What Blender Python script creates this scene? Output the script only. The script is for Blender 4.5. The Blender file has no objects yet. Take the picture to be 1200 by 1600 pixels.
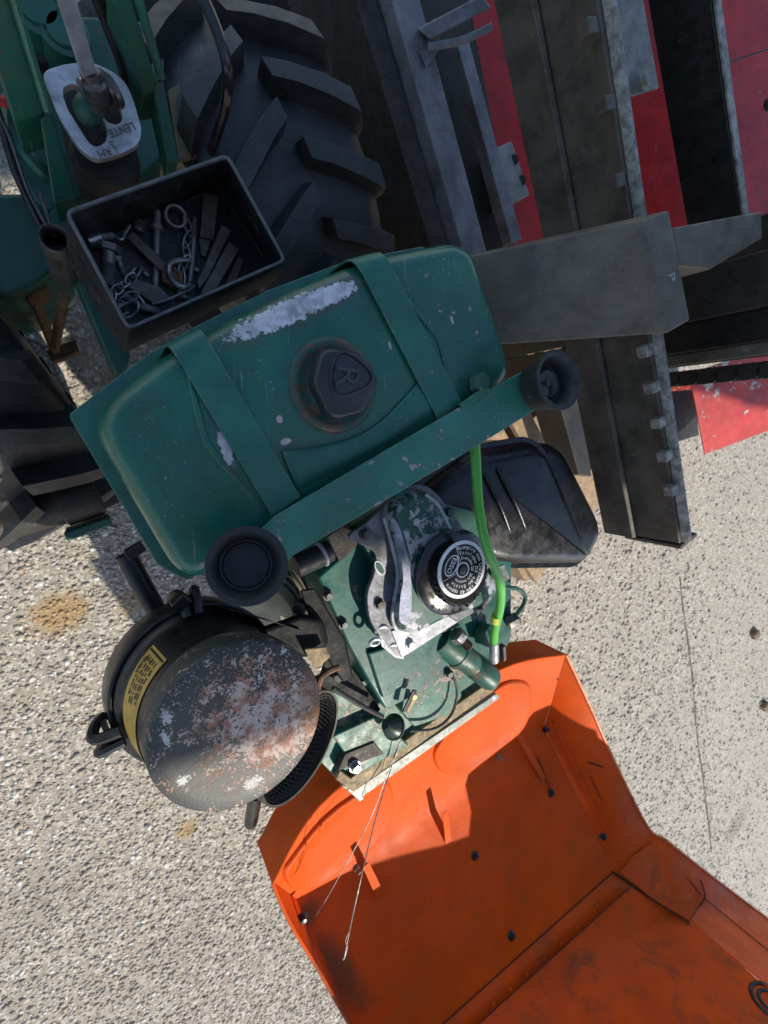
import bpy, bmesh, math, random
import numpy as np
from mathutils import Vector, Matrix

random.seed(7)
rng = np.random.default_rng(7)
sc = bpy.context.scene
R = math.radians

# ------------------------------------------------------------------ camera
H = 1.27                      # camera height above the concrete
FPX = 750.0                   # focal length in pixels of the 1200 x 1600 photo
_n = Vector((-428.0, 115.0, 750.0)).normalized()      # straight down, seen in camera axes (right, up, forward)
rz, uz, fz = -_n.x, -_n.y, -_n.z
cr = Vector((math.sqrt(1 - rz * rz), 0, rz))
ux = -uz * rz / cr.x
cu_ = Vector((ux, math.sqrt(1 - ux * ux - uz * uz), uz))
cz = cr.cross(cu_)
cam_d = bpy.data.cameras.new('camera')
cam = bpy.data.objects.new('camera', cam_d)
sc.collection.objects.link(cam)
CAM = Vector((0, 0, H))
M = Matrix((cr, cu_, cz)).transposed().to_4x4()
M.translation = CAM
cam.matrix_world = M
cam_d.sensor_fit = 'VERTICAL'
cam_d.sensor_height = 24.0
cam_d.lens = 24.0 * FPX / 1600.0
cam_d.clip_start = 0.02
cam_d.clip_end = 400
cam_d.dof.use_dof = True
cam_d.dof.focus_distance = 0.50
cam_d.dof.aperture_fstop = cam_d.lens / 1.9
sc.camera = cam

# ------------------------------------------------------------------ light
SUN_AZ = Vector((0.42, -0.91))       # horizontal direction towards the sun
SUN_EL = R(44)
sd = SUN_AZ.normalized()
SUN = Vector((sd.x * math.cos(SUN_EL), sd.y * math.cos(SUN_EL), math.sin(SUN_EL)))
w = bpy.data.worlds.new('World')
sc.world = w
w.use_nodes = True
wn = w.node_tree
sky = wn.nodes.new('ShaderNodeTexSky')
sky.sky_type = 'NISHITA'
sky.sun_disc = False
sky.sun_elevation = SUN_EL
sky.sun_rotation = math.atan2(sd.x, sd.y)
sky.altitude = 200
bg = wn.nodes['Background']
bg.inputs['Strength'].default_value = 0.15
wn.links.new(sky.outputs[0], bg.inputs[0])
sl = bpy.data.lights.new('sun', 'SUN')
sl.energy = 3.7
sl.angle = R(0.53)
sl.color = (1.0, 0.92, 0.78)
so = bpy.data.objects.new('sun', sl)
sc.collection.objects.link(so)
so.rotation_euler = SUN.to_track_quat('Z', 'Y').to_euler()
so.location = (2, -4, 6)
sc.view_settings.view_transform = 'Standard'
sc.view_settings.look = 'None'
sc.view_settings.gamma = 1
sc.view_settings.use_curve_mapping = False
sc.view_settings.exposure = 0.52

# ------------------------------------------------------------------ helpers
def V(px, py, z):
    """point at height z that the photo shows at pixel (px, py)"""
    d = cr * ((px - 600) / FPX) - cu_ * ((py - 800) / FPX) - cz
    t = (z - H) / d.z
    return CAM + d * t

def VV(l, z=None):
    return [V(p[0], p[1], p[2] if z is None else z) for p in l]

def at_z(p, z):
    return Vector((p.x, p.y, z))

UP = Vector((0, 0, 1))

from mathutils.bvhtree import BVHTree
def surf(*obs):
    vs, fs = [], []
    for o in obs:
        k = len(vs)
        vs += [v.co.copy() for v in o.data.vertices]
        fs += [tuple(i + k for i in p.vertices) for p in o.data.polygons]
    return BVHTree.FromPolygons(vs, fs)

def hit(tree, px, py, lift=0.0):
    """where a detail seen at (px, py) sits on a surface already built"""
    d = (cr * ((px - 600) / FPX) - cu_ * ((py - 800) / FPX) - cz).normalized()
    p, n, _, _ = tree.ray_cast(CAM, d)
    if p is None:
        return V(px, py, .6), Vector((0, 0, 1))
    if n.dot(d) > 0: n = -n
    return p + n * lift, n

def catmull(pts, n=6, closed=False):
    P = [Vector(p) for p in pts]
    out = []
    m = len(P)
    rngs = range(m) if closed else range(m - 1)
    for i in rngs:
        if closed:
            p0, p1, p2, p3 = P[i - 1], P[i], P[(i + 1) % m], P[(i + 2) % m]
        else:
            p0 = P[max(i - 1, 0)]; p1 = P[i]; p2 = P[i + 1]; p3 = P[min(i + 2, m - 1)]
        for k in range(n):
            t = k / n
            out.append(0.5 * ((2 * p1) + (p2 - p0) * t + (2 * p0 - 5 * p1 + 4 * p2 - p3) * t * t + (3 * p1 - p0 - 3 * p2 + p3) * t ** 3))
    if not closed:
        out.append(P[-1])
    return out

def fillet(pts, r, n=5):
    """round the corners of a closed polygon"""
    out = []
    m = len(pts)
    for i in range(m):
        p = pts[i]; a = pts[i - 1] - p; b = pts[(i + 1) % m] - p
        rr = r[i] if isinstance(r, (list, tuple)) else r
        rr = min(rr, a.length * .48, b.length * .48)
        A = p + a.normalized() * rr; B = p + b.normalized() * rr
        for k in range(n + 1):
            t = k / n
            out.append(A * (1 - t) ** 2 + p * 2 * t * (1 - t) + B * t * t)
    return out

def inset(pts, d):
    """push a closed, roughly horizontal polygon inwards by d"""
    m = len(pts)
    c = sum(pts, Vector()) / m
    area = sum(pts[i].x * pts[(i + 1) % m].y - pts[(i + 1) % m].x * pts[i].y for i in range(m))
    s = 1 if area > 0 else -1
    out = []
    for i in range(m):
        e1 = (pts[i] - pts[i - 1]); e2 = (pts[(i + 1) % m] - pts[i])
        e1.z = e2.z = 0
        n1 = Vector((-e1.y, e1.x, 0)).normalized() * s if e1.length > 1e-7 else Vector()
        n2 = Vector((-e2.y, e2.x, 0)).normalized() * s if e2.length > 1e-7 else Vector()
        nn = n1 + n2
        if nn.length < 1e-6:
            nn = n1
        nn.normalize()
        k = max(0.5, nn.dot(n1) if n1.length > 0 else 1)
        out.append(pts[i] + nn * (d / k))
    return out

def frame_of(axis):
    a = axis.normalized()
    t = Vector((0, 0, 1)) if abs(a.z) < 0.9 else Vector((1, 0, 0))
    x = t.cross(a).normalized()
    y = a.cross(x)
    return x, y, a

class MB:
    def __init__(s):
        s.v = []; s.f = []
    def add(s, vs, fs):
        o = len(s.v)
        s.v += [tuple(v) for v in vs]
        s.f += [tuple(i + o for i in f) for f in fs]
        return s
    def loft(s, rings, cap0=True, cap1=True, closed=True):
        n = len(rings[0]); vs = []; fs = []
        for r in rings: vs += list(r)
        for j in range(len(rings) - 1):
            for i in range(n if closed else n - 1):
                a = j * n + i; b = j * n + (i + 1) % n
                fs.append((a, b, b + n, a + n))
        if cap0 and closed: fs.append(tuple(range(n - 1, -1, -1)))
        if cap1 and closed: fs.append(tuple(range((len(rings) - 1) * n, len(rings) * n)))
        return s.add(vs, fs)
    def prism(s, top, bot):
        return s.loft([bot, top])
    def down(s, top, zb):
        return s.loft([[at_z(p, zb) for p in top], top])
    def plate(s, pts, t):
        return s.loft([[p - t for p in pts], pts])
    def box(s, p0, p1, wdir, wd, ht):
        """bar from p0 to p1, wd wide along wdir, ht thick"""
        a = (p1 - p0).normalized()
        x = (wdir - a * wdir.dot(a)).normalized(); y = a.cross(x).normalized()
        def rg(p): return [p + x * wd / 2 + y * ht / 2, p - x * wd / 2 + y * ht / 2, p - x * wd / 2 - y * ht / 2, p + x * wd / 2 - y * ht / 2]
        return s.loft([rg(p0), rg(p1)])
    def tube(s, pts, r, n=10, caps=True, closed=False):
        P = [Vector(p) for p in pts]; m = len(P); rings = []
        T = []
        for i in range(m):
            a = P[(i + 1) % m] if (closed or i < m - 1) else P[i]
            b = P[i - 1] if (closed or i > 0) else P[i]
            T.append((a - b).normalized())
        x, y, _ = frame_of(T[0])
        for i in range(m):
            x = (x - T[i] * x.dot(T[i])).normalized(); y = T[i].cross(x)
            rr = r[i] if isinstance(r, (list, tuple)) else r
            rings.append([P[i] + (x * math.cos(2 * math.pi * k / n) + y * math.sin(2 * math.pi * k / n)) * rr for k in range(n)])
        if closed:
            rings.append(rings[0])
            return s.loft(rings, False, False)
        return s.loft(rings, caps, caps)
    def cyl(s, p0, p1, r0, r1=None, n=20):
        return s.tube([p0, p1], [r0, r0 if r1 is None else r1], n)
    def lathe(s, c, axis, prof, n=32, lobe=None, cap0=True, cap1=True):
        """prof = [(radius, height)] along the axis"""
        x, y, a = frame_of(axis); rings = []
        for r, h in prof:
            rg = []
            for k in range(n):
                t = 2 * math.pi * k / n
                q = r * (lobe(t) if lobe else 1)
                rg.append(c + a * h + (x * math.cos(t) + y * math.sin(t)) * q)
            rings.append(rg)
        return s.loft(rings, cap0, cap1)
    def hexa(s, c, axis, r, h, ch=.15):
        return s.lathe(c, axis, [(r, 0), (r, h * (1 - ch)), (r * .9, h)], 6)
    def torus(s, c, axis, Rr, r, n=28, m=8):
        x, y, a = frame_of(axis)
        return s.tube([c + (x * math.cos(2 * math.pi * k / n) + y * math.sin(2 * math.pi * k / n)) * Rr for k in range(n)], r, m, closed=True)
    def grid(s, rows):
        n = len(rows[0]); vs = []; fs = []
        for r in rows: vs += list(r)
        for j in range(len(rows) - 1):
            for i in range(n - 1):
                a = j * n + i
                fs.append((a, a + 1, a + n + 1, a + n))
        return s.add(vs, fs)
    def text(s, body, size, o, xd, yd, ext=.0006):
        cu = bpy.data.curves.new('t', 'FONT'); cu.body = body; cu.size = size; cu.extrude = ext
        cu.align_x = 'CENTER'; cu.align_y = 'CENTER'; cu.resolution_u = 3
        ob = bpy.data.objects.new('t', cu); sc.collection.objects.link(ob)
        me = bpy.data.meshes.new_from_object(ob.evaluated_get(bpy.context.evaluated_depsgraph_get()))
        x = xd.normalized(); y = (yd - x * yd.dot(x)).normalized(); z = x.cross(y)
        s.add([o + x * v.co.x + y * v.co.y + z * v.co.z for v in me.vertices], [tuple(p.vertices) for p in me.polygons])
        bpy.data.objects.remove(ob); bpy.data.curves.remove(cu); bpy.data.meshes.remove(me)
        return s
    def build(s, name, mat, parent=None, bevel=0, ang=35, solid=0, sub=0, flat=False, segs=2, noise=0, kind=None, label=None):
        me = bpy.data.meshes.new(name)
        me.from_pydata(s.v, [], s.f)
        bm = bmesh.new(); bm.from_mesh(me)
        bmesh.ops.remove_doubles(bm, verts=bm.verts, dist=1e-6)
        bmesh.ops.recalc_face_normals(bm, faces=bm.faces)
        bm.to_mesh(me); bm.free()
        me.materials.append(mat)
        if not flat:
            me.polygons.foreach_set('use_smooth', [True] * len(me.polygons))
            me.set_sharp_from_angle(angle=R(ang))
        ob = bpy.data.objects.new(name, me)
        sc.collection.objects.link(ob)
        if parent is not None:
            ob.parent = parent
            if parent.type == 'EMPTY':
                ob.location = -parent.location
        if solid:
            m = ob.modifiers.new('s', 'SOLIDIFY'); m.thickness = abs(solid); m.offset = -1 if solid > 0 else 1
        if sub:
            m = ob.modifiers.new('u', 'SUBSURF'); m.levels = m.render_levels = sub
        if bevel:
            m = ob.modifiers.new('b', 'BEVEL'); m.width = bevel; m.segments = segs; m.limit_method = 'ANGLE'; m.angle_limit = R(32); m.harden_normals = not flat
        if kind: ob['kind'] = kind
        if label: ob['label'] = label
        return ob

def tag(o, label, cat, group=None):
    o['label'] = label; o['category'] = cat
    if group: o['group'] = group
    return o

def thing(name, loc, label, cat, group=None):
    o = bpy.data.objects.new(name, None)
    sc.collection.objects.link(o)
    o.location = loc; o.empty_display_size = .05
    return tag(o, label, cat, group)

# ------------------------------------------------------------------ materials
class Mat:
    def __init__(s, name, metallic=0.0, rough=.5, spec=.5, coat=0):
        s.m = bpy.data.materials.new(name); s.m.use_nodes = True
        s.t = s.m.node_tree; s.b = s.t.nodes['Principled BSDF']
        s.b.inputs['Metallic'].default_value = metallic
        s.b.inputs['Roughness'].default_value = rough
        s.b.inputs['Specular IOR Level'].default_value = spec
        s.b.inputs['Coat Weight'].default_value = coat
        s.b.inputs['Coat Roughness'].default_value = .15
        s.co = s.t.nodes.new('ShaderNodeTexCoord').outputs['Object']
    def put(s, sock, v):
        if isinstance(v, bpy.types.NodeSocket): s.t.links.new(v, sock)
        elif isinstance(v, (tuple, list)):
            sock.default_value = (*v, 1) if len(v) == 3 and len(sock.default_value) == 4 else v
        else: sock.default_value = v
    def noise(s, scale, detail=4, rough=.55, dist=0, vec=None, off=0):
        n = s.t.nodes.new('ShaderNodeTexNoise')
        v = vec or s.co
        if off:
            a = s.t.nodes.new('ShaderNodeVectorMath'); a.operation = 'ADD'
            s.t.links.new(v, a.inputs[0]); a.inputs[1].default_value = (off, off * .7, off * 1.3); v = a.outputs[0]
        s.t.links.new(v, n.inputs['Vector'])
        n.inputs['Scale'].default_value = scale; n.inputs['Detail'].default_value = detail
        n.inputs['Roughness'].default_value = rough; n.inputs['Distortion'].default_value = dist
        return n.outputs['Fac']
    def stretch(s, rot, scale):
        m = s.t.nodes.new('ShaderNodeMapping'); m.vector_type = 'POINT'
        s.t.links.new(s.co, m.inputs['Vector'])
        m.inputs['Rotation'].default_value = rot; m.inputs['Scale'].default_value = scale
        return m.outputs[0]
    def vor(s, scale, feat='F1', out='Distance', rnd=1):
        n = s.t.nodes.new('ShaderNodeTexVoronoi'); n.feature = feat
        s.t.links.new(s.co, n.inputs['Vector']); n.inputs['Scale'].default_value = scale
        n.inputs['Randomness'].default_value = rnd
        return n.outputs[out]
    def step(s, x, a, b, lo=0, hi=1):
        n = s.t.nodes.new('ShaderNodeMapRange'); n.interpolation_type = 'SMOOTHSTEP'
        s.put(n.inputs['Value'], x)
        n.inputs['From Min'].default_value = a; n.inputs['From Max'].default_value = b
        n.inputs['To Min'].default_value = lo; n.inputs['To Max'].default_value = hi
        return n.outputs[0]
    def lin(s, x, a, b, lo=0, hi=1):
        n = s.t.nodes.new('ShaderNodeMapRange')
        s.put(n.inputs['Value'], x)
        n.inputs['From Min'].default_value = a; n.inputs['From Max'].default_value = b
        n.inputs['To Min'].default_value = lo; n.inputs['To Max'].default_value = hi
        return n.outputs[0]
    def op(s, o, a, b=0.0):
        n = s.t.nodes.new('ShaderNodeMath'); n.operation = o
        s.put(n.inputs[0], a); s.put(n.inputs[1], b)
        return n.outputs[0]
    def mix(s, f, a, b, mode='MIX'):
        n = s.t.nodes.new('ShaderNodeMix'); n.data_type = 'RGBA'; n.blend_type = mode
        s.put(n.inputs[0], f); s.put(n.inputs[6], a); s.put(n.inputs[7], b)
        return n.outputs[2]
    def blob(s, c, half, rot=0, amp=.5, nscale=60, lo=.85, hi=1.0):
        """1 inside an uneven ellipse lying at c"""
        m = s.t.nodes.new('ShaderNodeMapping'); m.vector_type = 'TEXTURE'
        s.t.links.new(s.co, m.inputs['Vector'])
        m.inputs['Location'].default_value = c; m.inputs['Rotation'].default_value = (0, 0, rot)
        m.inputs['Scale'].default_value = (half[0], half[1], half[2] if len(half) > 2 else 10)
        l = s.t.nodes.new('ShaderNodeVectorMath'); l.operation = 'LENGTH'
        s.t.links.new(m.outputs[0], l.inputs[0])
        n = s.noise(nscale, 6, .7)
        d = s.op('ADD', l.outputs['Value'], s.op('MULTIPLY', s.op('SUBTRACT', n, .5), amp * 2))
        return s.step(d, lo, hi, 1, 0)
    def bump(s, h, dist=.001, strength=.5):
        n = s.t.nodes.new('ShaderNodeBump')
        n.inputs['Distance'].default_value = dist; n.inputs['Strength'].default_value = strength
        s.put(n.inputs['Height'], h)
        s.t.links.new(n.outputs[0], s.b.inputs['Normal'])
    def set(s, **k):
        for a, v in k.items(): s.put(s.b.inputs[a.replace('_', ' ')], v)
        return s

def srgb(r, g, b):
    f = lambda c: (c / 255 / 12.92) if c / 255 <= .04045 else ((c / 255 + .055) / 1.055) ** 2.4
    return (f(r), f(g), f(b))

def edge_mask(m, r=.003):
    """worn along the edges of the metal"""
    bv = m.t.nodes.new('ShaderNodeBevel'); bv.samples = 4; bv.inputs['Radius'].default_value = r
    g = m.t.nodes.new('ShaderNodeNewGeometry')
    d = m.t.nodes.new('ShaderNodeVectorMath'); d.operation = 'DOT_PRODUCT'
    m.t.links.new(bv.outputs[0], d.inputs[0]); m.t.links.new(g.outputs['Normal'], d.inputs[1])
    e = m.op('SUBTRACT', 1.0, d.outputs['Value'])
    return m.op('MULTIPLY', m.step(e, .02, .16), m.step(m.noise(90, 6, .75, .3, off=4.4), .46, .60))

def worn_paint(name, col, rough=.42, chip=(.45, .42, .42), chips=.68, chip_scale=55, dirt=(.05, .04, .03), dirt_amt=.35, var=.25, metal=0, bumpd=.0006, patches=(), edge=True, tint=None):
    chips -= .095
    m = Mat(name, metal, rough)
    big = m.noise(9, 5, .65)
    dk = tuple(c * (1 - var) for c in col); lt = tuple(min(1, c * (1 + var)) for c in col)
    c = m.mix(m.step(big, .3, .7), dk, lt)
    if tint:
        c = m.mix(m.step(m.noise(17, 5, .7, .6, off=12), .5, .68, 0, .6), c, tint)
    # greasy film, in smears and in fine grain
    d = m.step(m.noise(22, 7, .75, .6, off=3.1), .48, .74, 0, dirt_amt)
    c = m.mix(d, c, dirt)
    c = m.mix(m.step(m.noise(240, 4, .7, off=6), .52, .72, 0, dirt_amt * .8), c, dirt)
    rgh = m.lin(m.noise(40, 6, .7, off=1.7), .3, .7, rough - .12, rough + .2)
    fine = m.noise(chip_scale, 9, .75, .25, off=5)
    reg = m.step(m.noise(7, 3, .5, off=8), .35, .7, -.09, .05)
    v = m.op('ADD', fine, reg)
    mk = m.step(v, chips, chips + .015)
    ed = m.step(v, chips - .035, chips)
    # pin-prick chips and fine hair scratches
    pin = m.op('MULTIPLY', m.step(m.noise(330, 3, .6, off=7), .69, .705), m.step(m.noise(14, 3, .6, off=21), .5, .58))
    sc1 = m.noise(1, 3, .5, 0, m.stretch((0, 0, .6), (420, 14, 60)))
    scr = m.op('MULTIPLY', m.step(sc1, .66, .70), m.step(m.noise(12, 3, off=15), .5, .65, 0, .6))
    mk = m.op('MAXIMUM', mk, m.op('MAXIMUM', pin, scr))
    if edge:
        e = edge_mask(m)
        mk = m.op('MAXIMUM', mk, m.op('MULTIPLY', e, .75))
    c = m.mix(m.op('MULTIPLY', ed, .45), c, (.07, .035, .022))
    c = m.mix(mk, c, m.mix(m.noise(200, 4), chip, tuple(x * .5 for x in chip)))
    for (cc, half, rot, pc, amp, ns) in patches:
        bl = m.blob(cc, half, rot, amp, ns * 1.6, .70, .78)
        halo = m.blob(cc, (half[0] * 1.15, half[1] * 1.35, 1), rot, amp * 1.2, ns, .8, 1.0)
        c = m.mix(m.op('MULTIPLY', halo, .35), c, (.09, .06, .05))
        c = m.mix(bl, c, m.mix(m.step(m.noise(110, 6, .7, off=2), .38, .62), pc, tuple(x * .62 for x in pc)))
        mk = m.op('MAXIMUM', mk, bl)
    m.set(Base_Color=c, Roughness=rgh)
    m.bump(m.op('ADD', m.op('MULTIPLY', mk, -.4), m.op('MULTIPLY', m.noise(140, 6, .65), .6)), bumpd, .6)
    return m.m

def plain(name, col, rough=.5, metal=0, var=.3, scale=30, dirt=None, damt=.5, bumpd=.0005, spec=.5, bscale=220, coat=0, edge=None):
    m = Mat(name, metal, rough, spec, coat)
    dk = tuple(c * (1 - var) for c in col); lt = tuple(min(1, c * (1 + var)) for c in col)
    c = m.mix(m.step(m.noise(scale, 7, .7, .3), .3, .7), dk, lt)
    if dirt:
        c = m.mix(m.step(m.noise(scale * .6, 8, .75, .6, off=4), .46, .68, 0, damt), c, dirt)
        sp = m.step(m.noise(scale * 7, 5, .7, off=2), .63, .70, 0, damt)
        c = m.mix(sp, c, tuple(min(1, x * 1.8 + .015) for x in dirt))
        sc1 = m.noise(1, 3, .5, 0, m.stretch((0, .2, .9), (350, 12, 50)))
        c = m.mix(m.op('MULTIPLY', m.step(sc1, .68, .74), m.step(m.noise(9, 3, off=15), .48, .65, 0, .5)), c, tuple(min(1, x * 2.5 + .05) for x in dirt))
    if edge:
        c = m.mix(m.op('MULTIPLY', edge_mask(m), .8), c, edge)
    m.set(Base_Color=c, Roughness=m.lin(m.noise(scale * 2, 6, .7, off=9), .3, .7, max(.05, rough - .14), min(1, rough + .18)))
    m.bump(m.noise(bscale, 7, .65), bumpd, .5)
    return m.m

G0 = (.014, .122, .078)
M_green = worn_paint('green_paint', G0, .36, (.42, .38, .37), .73, 60)
M_green_dk = worn_paint('grimy_green_paint', (.013, .092, .064), .45, (.16, .10, .06), .68, 70, dirt_amt=.6)
M_green_lo = worn_paint('weathered_green_paint', (.03, .15, .105), .45, (.4, .33, .27), .65, 70, dirt=(.07, .05, .035), dirt_amt=.5)
M_black = plain('black_paint', (.010, .010, .011), .36, 0, .3, 30, (.03, .025, .02), .3, edge=(.09, .08, .07))
M_blackm = plain('matt_black_steel', (.020, .019, .018), .5, 0, .35, 20, (.06, .05, .04), .45, .001, edge=(.13, .12, .11))
M_muff = plain('satin_black_enamel', (.007, .008, .011), .27, 0, .3, 20, (.022, .022, .023), .35, .0006, edge=(.08, .08, .08))
M_rubber = plain('rubber', (.016, .017, .019), .55, 0, .25, 40, (.07, .065, .06), .25, .0005)
M_tyre = plain('tyre_rubber', (.022, .023, .025), .42, 0, .35, 25, (.075, .07, .065), .4, .0012, edge=(.09, .09, .10))
M_steel = plain('steel', (.36, .36, .38), .38, .9, .25, 60, (.12, .06, .03), .5, .0004)
M_zinc = plain('zinc_plated_steel', (.38, .38, .39), .3, .9, .2, 60, (.2, .15, .1), .3, .0003)
M_dsteel = plain('oily_dark_steel', (.10, .10, .10), .42, .7, .4, 60, (.07, .04, .025), .6, .0006)
M_rust = plain('rusty_steel', (.16, .085, .045), .7, .2, .45, 50, (.05, .025, .015), .6, .001)
M_alu = plain('cast_aluminium', (.56, .56, .57), .42, .6, .35, 35, (.10, .085, .07), .65, .0014, edge=(.7, .7, .7))
M_bar = plain('grey_steel_bar', (.42, .43, .47), .45, .55, .2, 50, (.2, .19, .19), .5, .0006)
M_castiron = plain('grimy_cast_iron', (.035, .03, .027), .6, .2, .5, 40, (.06, .045, .03), .6, .0015)  # dark brown iron, mottled at random
M_cream = plain('cream_painted_housing', (.34, .31, .22), .5, 0, .2, 30, (.1, .08, .06), .5, .0006)
M_red = worn_paint('red_paint', (.42, .018, .016), .42, (.3, .25, .22), .74, 50, dirt=(.05, .02, .015), dirt_amt=.5)
M_wood = plain('pallet_wood', (.34, .24, .145), .75, 0, .3, 60, (.16, .1, .06), .5, .001)
M_badge = plain('badge_black', (.012, .012, .012), .3, 0, .2)
M_white = plain('badge_silver_print', (.78, .78, .8), .35, .2, .08, 60)
# ------------------------------------------------------------------ ground
def ground():
    m = Mat('washed_concrete', 0, .85, .3)
    c = m.mix(m.step(m.noise(70, 6, .7), .3, .7), (.225, .20, .16), (.40, .362, .295))
    cell = m.vor(150, 'F1', 'Color')
    sep = m.t.nodes.new('ShaderNodeSeparateColor'); m.t.links.new(cell, sep.inputs[0])
    c = m.mix(m.step(sep.outputs[0], .55, .95, 0, .75), c, (.60, .57, .51))
    c = m.mix(m.step(sep.outputs[1], .8, 1, 0, .45), c, (.24, .22, .20))
    c = m.mix(m.step(m.noise(3.2, 4, .6, off=2), .45, .7, 0, .35), c, (.30, .275, .235))
    def stain(mm, cc):
        for (px, py, a, b, col, k) in ((92, 958, .075, .06, (.34, .22, .09), .8), (292, 1296, .036, .032, (.34, .23, .10), .75), (205, 940, .05, .04, (.36, .25, .12), .5), (960, 1240, .14, .07, (.36, .26, .15), .5), (40, 1420, .2, .12, (.26, .23, .19), .35), (1150, 1290, .16, .10, (.20, .17, .13), .6), (250, 1500, .25, .1, (.28, .25, .2), .3)):
            cc = mm.mix(mm.op('MULTIPLY', mm.blob(V(px, py, 0), (a, b), .4, .5, 30, .45, 1.05), k), cc, col)
        return cc
    c = stain(m, c)
    d = m.op('ADD', m.op('MULTIPLY', m.vor(150), -.9), m.op('MULTIPLY', m.noise(420, 6, .7), 1.1))
    m.set(Base_Color=c, Roughness=.85)
    m.bump(d, .0022, .6)
    S = 60
    mb = MB().grid([[Vector((x, y, 0)) for x in (-S, -2, 0, 2, 5, S)] for y in (-S, -3, -1, 1, 3, S)])
    g = mb.build('ground', m.m, flat=True)
    g['kind'] = 'structure'
    # exposed aggregate: stones bedded in the surface
    ico = bmesh.new(); bmesh.ops.create_icosphere(ico, subdivisions=1, radius=1)
    iv = np.array([v.co[:] for v in ico.verts]); ifc = np.array([[v.index for v in f.verts] for f in ico.faces]); ico.free()
    def field(n, x0, x1, y0, y1, s0, s1):
        px = rng.uniform(x0, x1, n); py = rng.uniform(y0, y1, n)
        return px, py, rng.uniform(s0, s1, n) * rng.choice([.6, .8, 1, 1.25], n)
    A = field(78000, -1.0, .8, -2.2, .7, .0024, .0056)
    B = field(44000, .75, 4.4, -3.9, .9, .0040, .0085)
    X = np.concatenate([A[0], B[0]]); Y = np.concatenate([A[1], B[1]]); S_ = np.concatenate([A[2], B[2]])
    # right of the poured joint the slab is smoother
    j0 = V(1075, 980, 0); j1 = V(1105, 1260, 0)
    side = (X - j0.x) * (j1.y - j0.y) - (Y - j0.y) * (j1.x - j0.x)
    dist = -side / (j1 - j0).length
    keep = rng.uniform(size=len(X)) > np.clip(dist / .4, 0, .55)
    X, Y, S_ = X[keep], Y[keep], S_[keep]
    n = len(X)
    sx = S_ * rng.uniform(.8, 1.5, n); sy = S_ * rng.uniform(.8, 1.2, n); sz = S_ * rng.uniform(.45, .85, n)
    th = rng.uniform(0, 6.28, n)
    jit = 1 + rng.uniform(-.22, .22, (n, 12, 1))
    loc = iv[None] * jit * np.stack([sx, sy, sz], 1)[:, None, :]
    ct, st = np.cos(th)[:, None], np.sin(th)[:, None]
    P = np.empty((n, 12, 3))
    P[:, :, 0] = loc[:, :, 0] * ct - loc[:, :, 1] * st + X[:, None]
    P[:, :, 1] = loc[:, :, 0] * st + loc[:, :, 1] * ct + Y[:, None]
    P[:, :, 2] = loc[:, :, 2] + (S_ * rng.uniform(-.32, .2, n))[:, None]
    F = (ifc[None] + (np.arange(n) * 12)[:, None, None]).reshape(-1, 3)
    me = bpy.data.meshes.new('aggregate')
    me.vertices.add(n * 12); me.vertices.foreach_set('co', P.reshape(-1))
    me.loops.add(len(F) * 3); me.loops.foreach_set('vertex_index', F.reshape(-1).astype(np.int32))
    me.polygons.add(len(F)); me.polygons.foreach_set('loop_start', np.arange(0, len(F) * 3, 3, dtype=np.int32))
    me.update(calc_edges=True); me.validate()
    me.polygons.foreach_set('use_smooth', [True] * len(me.polygons))
    sm = Mat('aggregate_stone', 0, .75, .35)
    gi = sm.t.nodes.new('ShaderNodeNewGeometry').outputs['Random Per Island']
    rp = sm.t.nodes.new('ShaderNodeValToRGB'); sm.t.links.new(gi, rp.inputs[0])
    e = rp.color_ramp.elements
    e[0].position = 0; e[0].color = (.20, .19, .18, 1); e[1].position = 1; e[1].color = (.86, .84, .80, 1)
    for pos, col in ((.12, (.32, .295, .26)), (.4, (.44, .405, .35)), (.62, (.52, .475, .40)), (.74, (.47, .37, .25)), (.80, (.56, .53, .47))):
        q = e.new(pos); q.color = (*col, 1)
    sm.set(Base_Color=stain(sm, sm.mix(sm.step(sm.noise(260, 5, .7), .3, .7, 0, .45), sm.mix(.80, (0, 0, 0), rp.outputs[0]), (.33, .295, .235))))
    sm.bump(sm.noise(700, 3), .0006, .5)
    me.materials.append(sm.m)
    ob = bpy.data.objects.new('aggregate', me); sc.collection.objects.link(ob)
    ob['kind'] = 'stuff'; tag(ob, 'pale gravel aggregate exposed in the sunlit concrete', 'gravel')
ground()

def joint():
    P = catmull(VV([(1062, 900), (1072, 985), (1082, 1060), (1088, 1140), (1100, 1230), (1112, 1330)], .0005), 8)
    P = [p + Vector((random.uniform(-.004, .004), random.uniform(-.006, .006), 0)) for p in P]
    o = MB().tube(P, [random.uniform(.002, .006) for _ in P], 6).build('slab_joint', plain('joint_dirt', (.10, .09, .075), .95, 0, .4, 80), bpy.data.objects['ground'])
joint()

def clod(px, py, r, label):
    bm = bmesh.new(); bmesh.ops.create_icosphere(bm, subdivisions=3, radius=1)
    c = V(px, py, 0)
    k = random.random() * 9
    for v in bm.verts:
        d = v.co.normalized()
        q = 1 + .25 * math.sin(5 * d.x + k) * math.cos(4 * d.y + k) + .15 * math.sin(11 * d.z + 7 * d.x) + random.uniform(-.08, .08)
        v.co = Vector((d.x * r * q * 1.25, d.y * r * q, d.z * r * q * .62)) + c + Vector((0, 0, r * .4))
    me = bpy.data.meshes.new('earth_clod'); bm.to_mesh(me); bm.free()
    me.materials.append(M_clod)
    me.polygons.foreach_set('use_smooth', [True] * len(me.polygons))
    o = bpy.data.objects.new('earth_clod', me); sc.collection.objects.link(o)
    tag(o, label, 'dirt clod', 'clods of earth on the concrete')
M_clod = plain('dry_earth', (.20, .14, .085), .95, 0, .4, 90, (.08, .055, .035), .6, .004)
clod(1177, 990, .030, 'small brown clod of earth, upper of the two at the right edge')
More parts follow.
